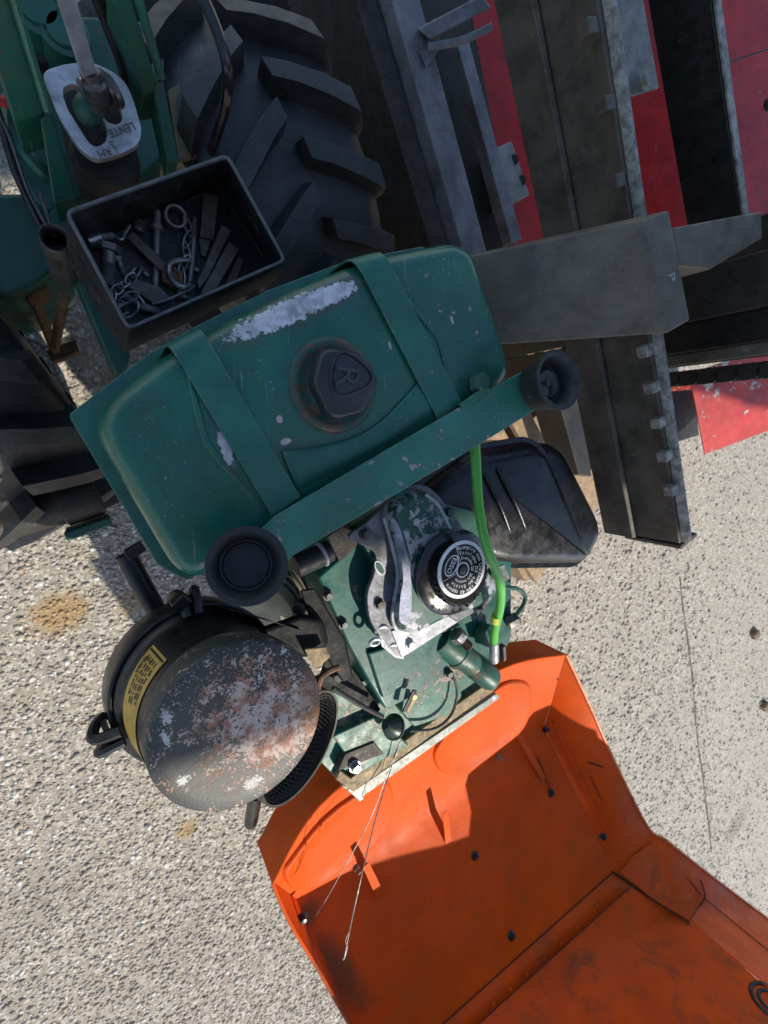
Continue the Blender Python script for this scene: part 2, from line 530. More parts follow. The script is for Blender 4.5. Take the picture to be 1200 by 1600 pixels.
clod(1192, 1102, .032, 'small brown clod of earth, lower of the two at the right edge')

# ------------------------------------------------------------------ forklift
def forklift():
    base = at_z(V(1000, 430, .9), 0)
    t = thing('forklift', base, 'red forklift with black steel mast, carriage and fork behind the tractor', 'forklift')
    # fork shank: vertical bar whose sawn top faces the camera
    top = VV([(1003, 345), (1045, 328), (1079, 500), (1043, 521)], .90)
    lean = (top[0] - top[1]) * .10
    low = VV([(725, 402), (762, 392), (786, 533), (744, 541)], .745)
    mb = MB().loft([[at_z(p, .06) for p in low], low, top])
    fk = mb.build('fork', M_fork, t, .0025)
    MB().text('P', .020, V(1049, 433, .9006), V(1045, 470, .9) - V(1041, 440, .9), V(1060, 440, .9) - V(1030, 446, .9), .0003).build('stamped_letter', M_bar, fk, flat=True)
    # blade running under the machine
    dirL = (top[0] - top[1]).normalized()
    wv = (top[3] - top[0])
    bl = [at_z(top[0], .06), at_z(top[3], .06)]
    MB().loft([[bl[0] + UP * .0, bl[1], bl[1] - UP * .045, bl[0] - UP * .045], [p + dirL * .75 for p in (bl[0], bl[1] , bl[1] - UP * .02, bl[0] - UP * .02)]]).build('fork_blade', M_blackm, t, .002)
    # upper carriage bar: front face and notched top edge
    zt, zb = .770, .690
    a0, a1 = V(889, -300, zt), V(1062, 850, zt)
    ax = (a1 - a0).normalized()
    dep = Vector((ax.y, -ax.x, 0))
    if dep.dot(dirL) > 0: dep = -dep
    th = .030
    MB().loft([[p, p + dep * th, at_z(p + dep * th, zb - .03), at_z(p, zb - .03)] for p in (a0, a1)]).build('carriage_bar', M_carriage, t, .0025)
    # raised worn ridge along the top with lugs
    rd = [a0 + dep * .016 + UP * .004, a1 + dep * .016 + UP * .004]
    MB().loft([[p + dep * -.009 + UP * -.004, p + dep * -.005 + UP * .008, p + dep * .004 + UP * .009, p + dep * .009 + UP * -.004] for p in rd]).build('guide_ridge', M_ridge, t, .0012)
    for (px, py) in ((918, 45), (946, 165), (962, 285), (1008, 548), (1018, 605), (1028, 660), (1038, 712), (1048, 765)):
        c = V(px, py, zt + .004)
        MB().box(c - ax * .009, c + ax * .009, dep, .019 + random.uniform(-.002, .002), .018).build('lug', M_carriage if py < 500 else M_ridge, t, .002)  # lower lugs in bright steel: the sun on them is put into colour
    # end plate of the bar
    e = [a1 + ax * .004 + UP * .002, at_z(a1, zb - .035) + ax * .004, at_z(a1, zb - .035) + ax * .004 + dep * .055, a1 + ax * .004 + dep * .055 + UP * .002]
    MB().loft([e, [p + ax * .008 for p in e]]).build('end_plate', M_carriage, t, .0015)
    # backing channel behind the bar (grey strip right of the ridge)
    bk = [a0 + dep * .034 - UP * .012, a1 + dep * .034 - UP * .012]
    MB().loft([[p, p + dep * .016, p + dep * .016 - UP * .16, p - UP * .16] for p in bk]).build('backing_channel', M_fork, t, .001)
    # darker stiffener strip low on the face
    s0, s1 = at_z(a0, zb - .028) - dep * .004, at_z(a1, zb - .028) - dep * .004
    MB().loft([[p + UP * .024, p - dep * .008 + UP * .02, p - dep * .008 - UP * .045, p - UP * .045] for p in (s0, s1)]).build('stiffener', M_carriage, t, .002)
    # lower carriage bar
    z2 = .47
    b0, b1 = V(540, -260, z2), V(745, 470, z2)
    ax2 = (b1 - b0).normalized(); dp2 = Vector((ax2.y, -ax2.x, 0))
    if dp2.dot(dirL) > 0: dp2 = -dp2
    MB().loft([[p, p + dp2 * .06, p + dp2 * .06 - UP * .10, p - UP * .10] for p in (b0, b1)]).build('lower_carriage_bar', M_greybar, t, .003)
    MB().loft([[p - dp2 * .005 - UP * .03, p - dp2 * .04 - UP * .04, p - dp2 * .04 - UP * .3, p - dp2 * .005 - UP * .3] for p in (b0, b1)]).build('backing_channel', M_castiron, t, .002)
    # thin upright strip and cross tie seen between the bars
    u0, u1 = V(712, 60, .36), V(800, 380, .36)
    dr = Vector((ax2.y, -ax2.x, 0)); dr = dr if dr.dot(dirL) < 0 else -dr
    MB().loft([[p, p + dr * .035, p + dr * .035 - UP * .03, p - UP * .03] for p in (u0, u1)]).build('inner_rail', M_greybar, t, .002)
    MB().loft([[V(652, 45, .49), V(672, 62, .49), V(672, 62, .45), V(652, 45, .45)], [V(752, -8, .52), V(768, 12, .52), V(768, 12, .48), V(752, -8, .48)]]).build('cross_tie', M_greybar, t, .003)
    MB().tube(catmull([V(668, 72, .48), V(690, 70, .49), V(725, 62, .50), V(768, 42, .52)], 5), .006).build('hydraulic_pipe', M_greybar, t)
    MB().lathe(V(668, 62, .455), UP, [(.016, 0), (.018, .012), (.013, .022), (.012, .032)], 16).build('pipe_union', M_greybar, t)
    MB().loft([VV([(655, 80), (700, 60), (665, 105)], .475), VV([(655, 80), (700, 60), (665, 105)], .465)]).build('gusset', M_greybar, t, .001)
    # grey valve block with two ports
    vb = VV([(772, 232), (800, 220), (828, 305), (792, 322)], .34)
    blk = MB().down(vb, .22).build('valve_block', M_galv, t, .003)
    for (px, py) in ((803, 250), (815, 282)):
        MB().cyl(V(px, py, .335), V(px, py, .342), .011, None, 16).build('port', M_rubber, blk)
    # red body: front panel, lower skirt, mast guard
    q = [(690, 20), (1260, -120), (1300, 320), (860, 410)]
    def sheet(name, pts, mat, thick=.004, bev=.001, par=None):
        P = VV(pts); n = (P[1] - P[0]).cross(P[2] - P[0]).normalized()
        if n.z < 0: n = -n
        return MB().plate(P, n * thick).build(name, mat, par or t, bev)
    sheet('body_panel', [(715, -20, .22), (1030, -80, .40), (1080, 400, .40), (800, 420, .22)], M_red, .006)
    sheet('inner_panel', [(560, -60, .26), (722, -60, .30), (812, 420, .30), (640, 430, .26)], M_darkpanel, .006)
    sheet('front_panel', [(1100, -40, .62), (1330, -110, .70), (1330, 360, .70), (1140, 400, .62)], M_red, .006)
    MB().tube([V(1136, 98, .655), V(1215, 72, .69)], .0018, 6).build('panel_seam', M_blackm, t)
    MB().lathe(V(1197, 165, .672), UP, [(.012, 0), (.012, .008), (.007, .012)], 12).build('bolt', M_blackm, t)
    pl = sheet('bolted_plate', [(925, -30, .52), (1000, -30, .56), (1030, 137, .56), (968, 156, .52)], M_galv, .008, .0015)
    MB().lathe(V(1007, 127, .556), UP, [(.017, 0), (.017, .003), (.0165, .004)], 20).hexa(V(1007, 127, .559), UP, .011, .009).build('bolt', M_galv, pl, .001)
    # black cross beam with bright upper edge
    z3 = .80
    c0, c1 = V(1079, -240, z3), V(1158, 345, z3)
    ax3 = (c1 - c0).normalized(); dp3 = Vector((ax3.y, -ax3.x, 0)); dp3 = dp3 if dp3.dot(dirL) < 0 else -dp3
    MB().loft([[p, p + dp3 * .020, p + dp3 * .020 - UP * .085, p - UP * .085] for p in (c0, c1)]).build('cross_beam', M_black, t, .002)
    MB().loft([[p + UP * .001, p + dp3 * .018 + UP * .001, p + dp3 * .018 + UP * .005, p + UP * .005] for p in (c0, c1)]).build('beam_edge', M_ridge, t, .001)
    # wedge block on top of the mast rail
    w = VV([(1052, 355), (1190, 330), (1192, 372), (1112, 420), (1062, 416)], .84)
    MB().down(w, .76).build('wedge_block', M_fork, t, .003)
    # mast rails: upright channels running up out of the picture
    def rail(name, quad, zt_, zb_, mat, bev=.003):
        P = VV(quad, zt_)
        MB().down(P, zb_).build(name, mat, t, bev)
    def upright(name, y0a, y1a, y0b, y1b, xa, xb, za, thick, mat):
        p0, p1 = V(xa, y0a, za), V(xa, y1a, za)
        d = (p0 - at_z(CAM, za)).normalized(); d.z = 0
        r0, r1 = p0 + d * thick, p1 + d * thick
        tp = 1.35
        MB().loft([[at_z(p, .05) for p in (p0, p1, r1, r0)], [at_z(p, tp) for p in (p0, p1, r1, r0)]]).build(name, mat, t, .003)
    upright('mast_rail', 432, 508, 0, 0, 1052, 0, .66, .05, M_blackm)
    upright('mast_rail', 509.5, 554, 0, 0, 1050, 0, .655, .06, M_black)
    upright('mast_edge', 555, 573, 0, 0, 1049, 0, .65, .05, M_fork)
    upright('mast_back', 380, 574, 0, 0, 1062, 0, .50, .03, M_castiron)
    # leaf chain, standing upright
    ch = thing_part('chain', t)
    p0 = V(1042, 594, .60)
    d = Vector((p0.x, p0.y, 0)).normalized(); s = Vector((-d.y, d.x, 0))
    k = 0; z = .54
    while z < 1.0:
        for j, off in enumerate((-.022, -.0075, .0075, .022)):
            zz = z + (0 if j % 2 == 0 else .019)
            ring = []
            for q in range(12):
                a = 2 * math.pi * q / 12
                cx = math.cos(a); sy_ = math.sin(a)
                ring.append(p0.xy.to_3d() + UP * (zz + cx * .016 + (.007 if cx > 0 else -.007)) + s * (sy_ * .017) + d * off * .5)
            MB().loft([[v - d * .004 for v in ring], [v + d * .004 for v in ring]]).build('chain_link', M_blackm, ch, .0008)
        z += .038
    MB().cyl(at_z(p0, .5), at_z(p0, 1.05), .006, None, 8).build('chain_core', M_blackm, ch)
    # red guard plate in the sun below the chain
    gp = [(1078, 584, .42), (1270, 520, .54), (1290, 640, .50), (1102, 710, .38)]
    g = sheet('guard_plate', gp, M_redworn, .006, .0015)
    q0, q1 = V(1255, 560, .51), V(1275, 630, .49)
    oz = Vector((q0.x, q0.y, 0)).normalized() * .05
    MB().loft([[at_z(p, 0) for p in (q0, q1, q1 + oz, q0 + oz)], [p - UP * .008 for p in (q0, q1, q1 + oz, q0 + oz)]]).build('guard_leg', M_redworn, t, .002)
    MB().cyl(V(1116, 674, .388), V(1116, 674, .392), .012, None, 16).build('hole', M_galv, g)
    MB().loft([VV([(1040, 612), (1085, 608), (1092, 680), (1060, 690)], .30), VV([(1040, 612), (1085, 608), (1092, 680), (1060, 690)], .2)]).build('skirt', M_blackm, t, .002)
    # wide sheet-metal leg in front of the pallet
    MB().down(VV([(868, 610), (905, 600), (925, 745), (905, 742)], .30), .20).build('skirt', M_blackm, t, .003)
    return t

def thing_part(name, parent):
    """an empty mesh-free part is not allowed: a tiny mesh carries the sub-parts"""
    o = MB().cyl(at_z(V(1050, 594, .58), .49), at_z(V(1050, 594, .58), .5), .008, None, 8).build(name, M_blackm, parent)
    return o

M_fork = plain('worn_fork_steel', (.095, .082, .063), .5, .05, .4, 14, (.16, .13, .09), .5, .001, edge=(.32, .31, .30))
M_carriage = plain('carriage_black_steel', (.070, .060, .047), .5, .05, .45, 16, (.125, .10, .07), .55, .0012, edge=(.2, .19, .19))
M_darkpanel = plain('dark_brown_panel', (.022, .018, .014), .65, 0, .4, 10, (.05, .035, .02), .5, .001)  # dark brown sheet filling the gap between the carriage bars
M_ridge = plain('worn_bright_edge', (.26, .245, .22), .46, .3, .5, 60, (.04, .036, .032), .75, .0015)
M_greybar = plain('greasy_grey_steel', (.16, .16, .175), .5, .1, .4, 14, (.075, .06, .05), .6, .001)
M_galv = plain('galvanised_plate', (.24, .25, .23), .5, .3, .25, 45, (.13, .13, .11), .5, .0008)
M_redworn = worn_paint('worn_red_paint', (.40, .022, .018), .45, (.5, .48, .45), .66, 26, dirt=(.1, .03, .02), dirt_amt=.3)  # close to the body red, with more paint chips
forklift()

# ------------------------------------------------------------------ pallet under the forks
def pallet():
    o = V(850, 660, .14)
    t = thing('wooden_pallet', at_z(o, 0), 'pale wooden pallet on the ground behind the black muffler', 'pallet')
    ax = (V(910, 740, .14) - V(840, 600, .14)).normalized(); sd_ = Vector((ax.y, -ax.x, 0))
    for k, off in enumerate((-.28, -.17, -.05, .07, .19, .30)):
        c = o + sd_ * off
        MB().box(c - ax * .45 - UP * .011, c + ax * .42 - UP * .011, sd_, .082, .021).build('slat', M_wood, t, .002)
    for off in (-.36, .02, .36):
        c = o + ax * off - UP * .062
        MB().box(c - sd_ * .34, c + sd_ * .36, ax, .09, .077).build('stringer', M_wood, t, .002)
pallet()

# ------------------------------------------------------------------ added unseen slab on posts, blocks the sun from tank and tractor rear
def shade_blocker():
    e1 = Vector((-SUN.y, SUN.x, 0)).normalized(); e2 = SUN.cross(e1)
    m = plain('grey_blocker_sheet', (.25, .25, .25), .6, .2)
    def at(a, b, z):
        return e1 * a + e2 * b + SUN * ((z - b * e2.z) / SUN.z)
    A = [-2.6 + 5.8 * i / 40 for i in range(41)]
    def bl(a): return .335 - .33 * max(0, a - .25) + .5 * min(.16, max(0, .08 - a))
    rows = []
    for j in range(2):
        rows.append([at(a, bl(a) + 1.15 * j, 2.6) + UP * (.018 if i % 2 else 0) for i, a in enumerate(A)])
    r = MB().grid(rows).build('blocker_slab', m, None, 0, 60, .004)
    r['kind'] = 'structure'
    for a in (-2.5, 3.1):
        for j in (0.08, 1.05):
            p = at(a, bl(a) + j, 2.58)
            MB().cyl(at_z(p, 0), p, .04, None, 12).build('blocker_post', m, r)
shade_blocker()
# ------------------------------------------------------------------ walking tractor
T = thing('walking_tractor', at_z(V(420, 700, .8), 0), 'green two-wheel walking tractor with diesel engine and open orange hood', 'tractor')
LAT = (V(830, 620, .84) - V(445, 850, .84)); LAT.z = 0; LAT.normalize()     # towards the machine's right-hand wheel
FWD = Vector((LAT.y, -LAT.x, 0))                                            # towards the hood

# ---- fuel tank
Z_TOP, Z_FL = .832, .765
def fuel_tank():
    pa = V(455, 490, Z_TOP); 
    m = worn_paint('tank_green_paint', G0, .22, (.50, .44, .43), .755, 75, dirt_amt=.3, tint=(.014, .10, .12), patches=[
        (V(452, 486, Z_TOP), (.075, .013, 1), math.atan2(*(V(545, 450, Z_TOP) - V(365, 530, Z_TOP)).yx), (.62, .62, .66), .75, 95),
        (V(515, 462, Z_TOP), (.042, .011, 1), math.atan2(*(V(545, 450, Z_TOP) - V(365, 530, Z_TOP)).yx), (.62, .62, .66), .6, 110),
        (V(353, 700, Z_TOP), (.006, .022, 1), .25, (.5, .5, .52), .8, 140),
        (V(463, 575, Z_TOP), (.0045, .017, 1), -.25, (.55, .53, .55), .6, 150),
        (V(437, 655, Z_TOP), (.004, .005, 1), .3, (.6, .52, .5), .5, 200),
        (V(447, 690, Z_TOP), (.007, .004, 1), .3, (.55, .5, .5), .6, 200),
        (V(610, 540, Z_TOP), (.002, .006, 1), .3, (.6, .55, .55), .5, 200),
        (V(707, 500, Z_TOP), (.0025, .006, 1), .4, (.6, .5, .5), .5, 200)])
    tr = [V(716, 393, Z_TOP), V(785, 594, Z_TOP)]
    tl = [V(97, 655, Z_FL), V(283, 910, Z_FL)]
    ZB = .802
    body = [at_z(p, Z_FL) for p in VV([(132, 652), (250, 560), (330, 513), (450, 453), (570, 408), (690, 384), (719, 398), (788, 597), (302, 902), (268, 884)], ZB)]
    fl = inset(body, -.011)
    # small clipped corners on the flange
    def clip(p, c=.016):
        out = []
        for i in range(4):
            a = (p[i - 1] - p[i]).normalized(); b = (p[(i + 1) % 4] - p[i]).normalized()
            out += [p[i] + a * c, p[i] + b * c]
        return out
    flp = fillet(fl, .004, 3)
    def rg(d, z, r):
        q = fillet(inset(body, d), r, 6)
        return [at_z(p, z) for p in q]
    # flange sheet
    tank = MB().loft([rg(0, Z_FL - .012, .03), rg(0, Z_FL + .004, .03), rg(.0005, Z_TOP - .03, .03), rg(.002, Z_TOP - .017, .03), rg(.0055, Z_TOP - .008, .03), rg(.011, Z_TOP - .003, .03), rg(.017, Z_TOP - .0008, .03)]).build('fuel_tank', m, T, 0, 60)
    MB().plate(flp, Vector((0, 0, .003))).build('seam_flange', m, tank, .001)
    MB().loft([rg(.002, Z_FL - .09, .03), rg(.0, Z_FL - .01, .03)]).build('lower_shell', M_green_dk, tank)
    # pressed creases left and right
    def crease(px, r=.0035, sink=.0018):
        P = catmull([V(a, b, Z_TOP - sink) for a, b in px], 6)
        n = len(P)
        MB().tube(P, [r * min(1, .25 + 3 * min(i, n - 1 - i) / n) for i in range(n)], 10).build('pressed_crease', m, tank, 0, 80)
    crease([(292, 578), (303, 620), (318, 680), (330, 702), (360, 738), (415, 800)])
    crease([(636, 465), (655, 495), (682, 528), (693, 565), (704, 628)], .0028, .0012)
    # straps
    def strap(l0, l1, r0, r1, curl):
        up = Z_TOP + .0035
        L = [V(*l0, up), V(*l1, up)]; Rr = [V(*r0, up), V(*r1, up)]
        back = (L[0] - L[1]).normalized()
        rows = []
        for (k, dz) in ((.006, -.085), (.007, -.03), (.006, -.014), (.003, -.006), (-.003, -.0012), (-.012, .0006)):
            rows.append([L[0] + back * k + UP * dz, Rr[0] + back * k + UP * dz])
        for i in range(2, 10):
            t = i / 9
            rows.append([L[0].lerp(L[1], t), Rr[0].lerp(Rr[1], t)])
        rows.append([L[1] - back * .006 - UP * .012, Rr[1] - back * .006 - UP * .012])
        rows = [[a.lerp(b, k / 3) for k in range(4)] for a, b in rows]
        return MB().grid(rows).build('strap', M_strap, tank, .0004, 50, .002)
    strap((268, 545), (425, 806), (318, 518), (470, 776), True)
    strap((556, 408), (684, 655), (602, 396), (722, 628), True)
    # curved cross sheet joining the straps in front of the filler
    top = catmull([V(a, b, Z_TOP + .0018) for a, b in ((440, 706), (500, 697), (555, 682), (600, 655), (654, 598))], 5)
    bot = [V(470, 779, Z_TOP + .0005).lerp(V(686, 655, Z_TOP + .0005), i / (len(top) - 1)) for i in range(len(top))]
    rows = [[a.lerp(b, t) + UP * (.0018 * math.sin(math.pi * t) - .006 * max(0, t - .72) / .28) for t in (0, .15, .3, .45, .6, .75, .88, 1)] for a, b in zip(top, bot)]
    MB().grid(rows).build('cross_sheet', M_strap, tank, 0, 60, .0018)
    # filler neck dish and cap
    c = V(522, 603, Z_TOP)
    dish = MB().lathe(c - UP * .002, UP, [(.046, 0), (.045, .0035), (.040, .006), (.036, .0045), (.033, .003), (.028, .004), (.026, .010), (.024, .012)], 48).build('filler_neck', M_neck, tank, 0, 60)
    ca = c + UP * .008
    lob = lambda t: 1 + .06 * math.cos(3 * t + .9) + .045 * math.cos(6 * t + 2.6)
    cap = MB().lathe(ca, UP, [(.0295, 0), (.031, .004), (.031, .016), (.029, .0195), (.027, .0205), (.010, .0205)], 72, lob).build('filler_cap', M_cap, tank, 0, 50)
    ct = ca + UP * .0208
    # rounded triangular shield rim and letter
    ctr = [V(a, b, ct.z) for a, b in ((527, 543), (588, 592), (519, 622))]
    off = ct - sum(ctr, Vector()) / 3
    tri = fillet([p + (p - sum(ctr, Vector()) / 3) * .28 for p in ctr], .028, 8)
    MB().tube(tri, .0013, 8, closed=True).build('shield_rim', M_cap, cap)
    MB().plate([at_z(p, ct.z + .0008) for p in inset(tri, .003)], Vector((0, 0, .001))).build('shield', M_cap, cap, .0003)
    xd = V(542, 640, ct.z) - V(545, 590, ct.z); yd = V(580, 596, ct.z) - V(540, 590, ct.z)
    MB().text('R', .034, V(541, 588, ct.z + .0014), xd, yd, .0011).build('raised_letter', M_capr, cap, flat=True)
    # tank bolt and bracket foot at the right front
    b = V(738, 603, Z_TOP - .004)
    tb = MB().cyl(b, b + UP * .004, .016, None, 20).build('bolt', M_green_dk, tank)
    MB().hexa(b + UP * .004, (UP + LAT * .35).normalized(), .013, .014).build('bolt_head', M_green_dk, tb, .0006)
    return tank
M_strap = worn_paint('strap_green_paint', (.015, .130, .092), .36, (.40, .34, .32), .76, 80, dirt_amt=.35)
M_neck = worn_paint('rusted_green_neck', (.010, .085, .065), .42, (.14, .085, .06), .53, 60, dirt=(.06, .035, .02), dirt_amt=.6)
M_cap = plain('black_cap_plastic', (.018, .019, .023), .36, 0, .3, 60, (.06, .055, .055), .3, .0005)
M_capr = plain('cap_letter_plastic', (.035, .037, .043), .4, 0, .25, 60, None, 0, .0003)
fuel_tank()

# ---- bumper bar with two rubber cups
def bumper():
    z = .846
    m = worn_paint('bar_green_paint', (.022, .150, .108), .40, (.36, .36, .38), .68, 48, dirt_amt=.3)
    U = [(395, 840), (430, 806), (600, 705), (740, 624), (795, 592), (845, 566)]
    Lw = [(420, 905), (458, 868), (630, 766), (770, 682), (812, 656), (866, 624)]
    zs = [z, z, z, z, z, z + .010]
    rows = []
    for (a, b, zz) in zip(U, Lw, zs):
        p, q = V(*a, zz), V(*b, zz)
        rows.append([p, p.lerp(q, .33), p.lerp(q, .66), q, q - UP * .022 + (q - p).normalized() * .001])
    bar = MB().grid(rows).build('bumper_bar', m, T, .0012, 40, .003)
    def cup(c, ax, r0, r1, h, torn):
        n = 40
        prof = [(r0 * .9, 0), (r0, .002), (r0 * 1.02, h * .35), (r1 * .97, h * .85), (r1, h * .96), (r1 * .985, h), (r1 * .86, h * 1.0), (r1 * .80, h * .93), (r1 * .70, h * .55), (r1 * .66, h * .42), (r1 * .60, h * .40), (r1 * .57, h * .44), (r1 * .3, h * .46)]
        return MB().lathe(c, ax, prof, n).build('rubber_cup', M_rubber, bar, 0, 50)
    c = V(384, 882, z - .002)
    toC = (CAM - c).normalized()
    cup(c, (toC * .85 + UP * .15), .0285, .0335, .036, False)
    c2 = V(838, 605, z + .006)
    c2b = V(874, 593, z + .040)
    rc = cup(c2, (c2b - c2), .028, .034, (c2b - c2).length, True)
    ax = (c2b - c2).normalized()
    # torn rubber inside the right-hand cup
    f = c2 + ax * .021
    MB().tube(catmull([f + LAT * -.018 + ax * .012, f + LAT * -.010 + FWD * -.006 + ax * .006, f + FWD * .004, f + LAT * -.004 + FWD * .013], 5), .0025, 7).build('torn_flap', M_rubber, rc)
    MB().lathe(f - ax * .006, ax, [(.016, .0), (.015, .004), (.004, .0045)], 20).build('screw_washer', M_dsteel, rc)
    # lug that fixes the bar to the tank
    MB().plate(VV([(718, 632), (758, 604), (772, 612), (735, 645)], z + .001), Vector((0, 0, .004))).build('lug', M_green, bar, .001)
bumper()

# ---- muffler
def muffler():
    zt = .70
    out = VV([(640, 775), (735, 702), (828, 686), (852, 700), (922, 868), (905, 884), (770, 886), (690, 850)], zt - .02)
    o2 = fillet(out, [.03, .03, .02, .02, .02, .02, .03, .03], 5)
    def rg(d, z): return [at_z(p, z) for p in fillet(inset(out, d), [.03, .03, .02, .02, .02, .02, .03, .03], 5)]
    mf = MB().loft([rg(.006, zt - .14), rg(0, zt - .11), rg(0, zt - .05), rg(.002, zt - .032), rg(.006, zt - .020), rg(.012, zt - .011), rg(.019, zt - .006), rg(.027, zt - .003)]).build('muffler', M_muff, T, 0, 70)
    # second shell beyond the seam
    o3 = VV([(760, 730), (860, 690), (884, 704), (938, 812), (941, 838), (918, 880), (780, 880)], zt - .040)
    def r3(d, z): return [at_z(p, z) for p in fillet(inset(o3, d), .016, 5)]
    MB().loft([r3(0, zt - .14), r3(0, zt - .056), r3(.003, zt - .046), r3(.009, zt - .040), r3(.02, zt - .038)]).build('end_shell', M_muff, mf, 0, 70)
    # folded seam
    MB().plate([at_z(p, zt - .0285) for p in fillet(inset(out, -.0055), [.03, .03, .02, .02, .02, .02, .03, .03], 5)], UP * .004).build('seam', M_muff, mf, .0012)
    for (a, b) in (((752, 735), (798, 835)), ((775, 730), (822, 830))):
        MB().tube(catmull([V(a[0], a[1], zt - .003), V((a[0] + b[0]) / 2 + 4, (a[1] + b[1]) / 2, zt), V(b[0], b[1], zt - .006)], 6), [.001] + [.004] * 11 + [.001], 8).build('pressed_rib', M_muff, mf, 0, 80)
    MB().lathe(V(735, 835, zt - .012), (UP - LAT * .3).normalized(), [(.034, -.03), (.033, 0), (.022, .004), (.018, .006)], 28).build('inlet_flange', M_muff, mf, 0, 45)
    MB().cyl(V(700, 805, .66), V(745, 880, .66), .017, None, 16).build('exhaust_elbow', M_rust, mf)
muffler()

# ---- engine
def engine():
    ground_z = .44
    blk = MB().down(fillet(VV([(497, 902), (572, 836), (700, 770), (800, 860), (800, 1000), (762, 1052), (690, 1068), (603, 1110), (545, 1010)], .685), [.004, .01, .01, .01, .01, .01, .004, .006, .01], 3), ground_z)
    eng = blk.build('engine_block', M_block, T, .007, 40, segs=3)
    # sloping shoulder with worn paint spots
    MB().plate(VV([(575, 1020), (690, 985), (708, 1012), (664, 1052), (598, 1092)], .692), Vector((0, 0, .010))).build('shoulder', M_block, eng, .004, segs=3)
    # cylinder head neck
    MB().down(fillet(VV([(560, 838), (650, 775), (745, 800), (775, 905), (745, 968), (640, 1010), (592, 985), (590, 890)], .706), .008, 3), .66).build('cylinder_head', M_green_dk, eng, .002)
    # valve cover flange and dome
    fl = catmull(VV([(545, 838), (572, 818), (604, 786), (628, 764), (668, 760), (704, 798), (745, 856), (775, 905), (764, 942), (722, 968), (670, 1002), (628, 1026), (604, 1006), (580, 972), (574, 930), (585, 895), (586, 865), (566, 852)], .716), 4, True)
    vc = MB().plate(fl, Vector((0, 0, .008))).build('valve_cover', M_vcover, eng, .0015)
    dome = VV([(600, 800), (627, 768), (664, 768), (696, 806), (764, 905), (748, 940), (690, 962), (636, 986), (612, 968), (620, 900), (612, 845)], .720)
    def rg(d, z): return [at_z(p, z) for p in inset(catmull(dome, 4, True), d)]
    MB().loft([rg(0, .7162), rg(0, .722), rg(.002, .731), rg(.005, .7375), rg(.009, .7400), rg(.013, .741)]).build('cover_dome', M_vgreen, vc, 0, 60)
    # rims of bare metal along the dome
    MB().tube(catmull(VV([(600, 808), (612, 850), (622, 900), (613, 960), (620, 985)], .7235), 6), .0032, 8).build('cover_bead', M_valu, vc)
    MB().tube(catmull(VV([(664, 772), (684, 790), (702, 826), (716, 845)], .739), 6), .0030, 8).build('cover_bead', M_valu, vc)
    MB().tube(catmull(VV([(622, 812), (634, 850), (646, 900), (648, 960), (655, 985)], .7395), 6), .0016, 8).build('cover_rib', M_green_dk, vc)
    MB().plate(catmull(VV([(610, 812), (622, 818), (636, 862), (643, 905), (643, 955), (636, 976), (624, 968), (626, 930), (630, 900), (622, 850)], .7412), 4, True), Vector((0, 0, .0015))).build('bare_skylit_band', M_lav, vc, .0006)
    # cast key-shaped mark
    MB().tube([V(641, 797, .742), V(646, 806, .742)], .0016, 6).lathe(V(650, 815, .7405), UP, [(.0052, 0), (.0052, .002), (.003, .003)], 16).tube([V(655, 824, .742), V(664, 842, .742)], .0011, 6).build('cast_mark', M_valu, vc)
    # oval slot, ears and bolts on the flange
    def oval(px, py, a, b, rot, name, mat, z, par, ht=.0012):
        c = V(px, py, z); x = Vector((math.cos(rot), math.sin(rot), 0)); y = Vector((-x.y, x.x, 0))
        ring = [c + x * a * math.cos(t * math.pi / 10) + y * b * math.sin(t * math.pi / 10) for t in range(20)]
        MB().plate(ring, Vector((0, 0, ht))).build(name, mat, par, .0003)
    oval(594, 888, .0125, .0068, R(-58), 'slot_rim', M_valu, .7175, vc)
    oval(594, 888, .0098, .0042, R(-58), 'slot', M_green_dk, .7182, vc)
    MB().lathe(V(628, 778, .722), UP, [(.0125, 0), (.0125, .006), (.009, .008)], 20).build('bolt', M_green, vc)
    for (px, py, r_) in ((596, 985, .0085), (586, 1003, .007), (612, 1012, .007)):
        o = MB().torus(V(px, py, .712), (UP + FWD * .5 - LAT * .4).normalized(), r_, .0026, 20, 8).build('cable_eye', M_valu, vc)
    MB().plate(VV([(612, 986), (700, 962), (716, 972), (628, 1028)], .7185), Vector((0, 0, .004))).build('sunlit_lip', M_valu, vc, .001)  # bare alloy, paler than the flange: sunlight put into its colour
    MB().loft([VV([(590, 985), (622, 1000), (632, 1030), (618, 1028), (596, 1010)], .715), VV([(590, 985), (622, 1000), (632, 1030), (618, 1028), (596, 1010)], .708)]).build('bracket', M_valu, vc, .001)
    # breather bellows and manifold left of the cover
    MB().tube(catmull(VV([(462, 885), (485, 875), (515, 860)], .70), 5), .015, 14).build('breather_hose', M_rubber, eng)
    MB().torus(V(503, 866, .70), V(515, 860, .70) - V(485, 875, .70), .0145, .0028).build('hose_clip', M_valu, eng)
    MB().loft([VV([(510, 838), (545, 812), (560, 850), (530, 880)], .69), VV([(510, 838), (545, 812), (560, 850), (530, 880)], .64)]).build('intake_port', M_castiron, eng, .003)
    # fan housing in cream with ribs under the left cup
    fh = MB().lathe(V(425, 935, .57), (UP * .6 - LAT * .7).normalized(), [(.050, -.03), (.052, .02), (.050, .03), (.040, .034)], 36).build('fan_housing', M_cream, eng, 0, 45)
    for k in (-.012, 0.0, .012):
        MB().torus(V(425, 935, .57) + (UP * .6 - LAT * .7).normalized() * k, (UP * .6 - LAT * .7), .0525, .0022, 36, 6).build('housing_groove', M_blackm, fh)
    # fuel pump barrel and fittings at the front right
    a = V(688, 1000, .680); b = V(768, 1062, .690)
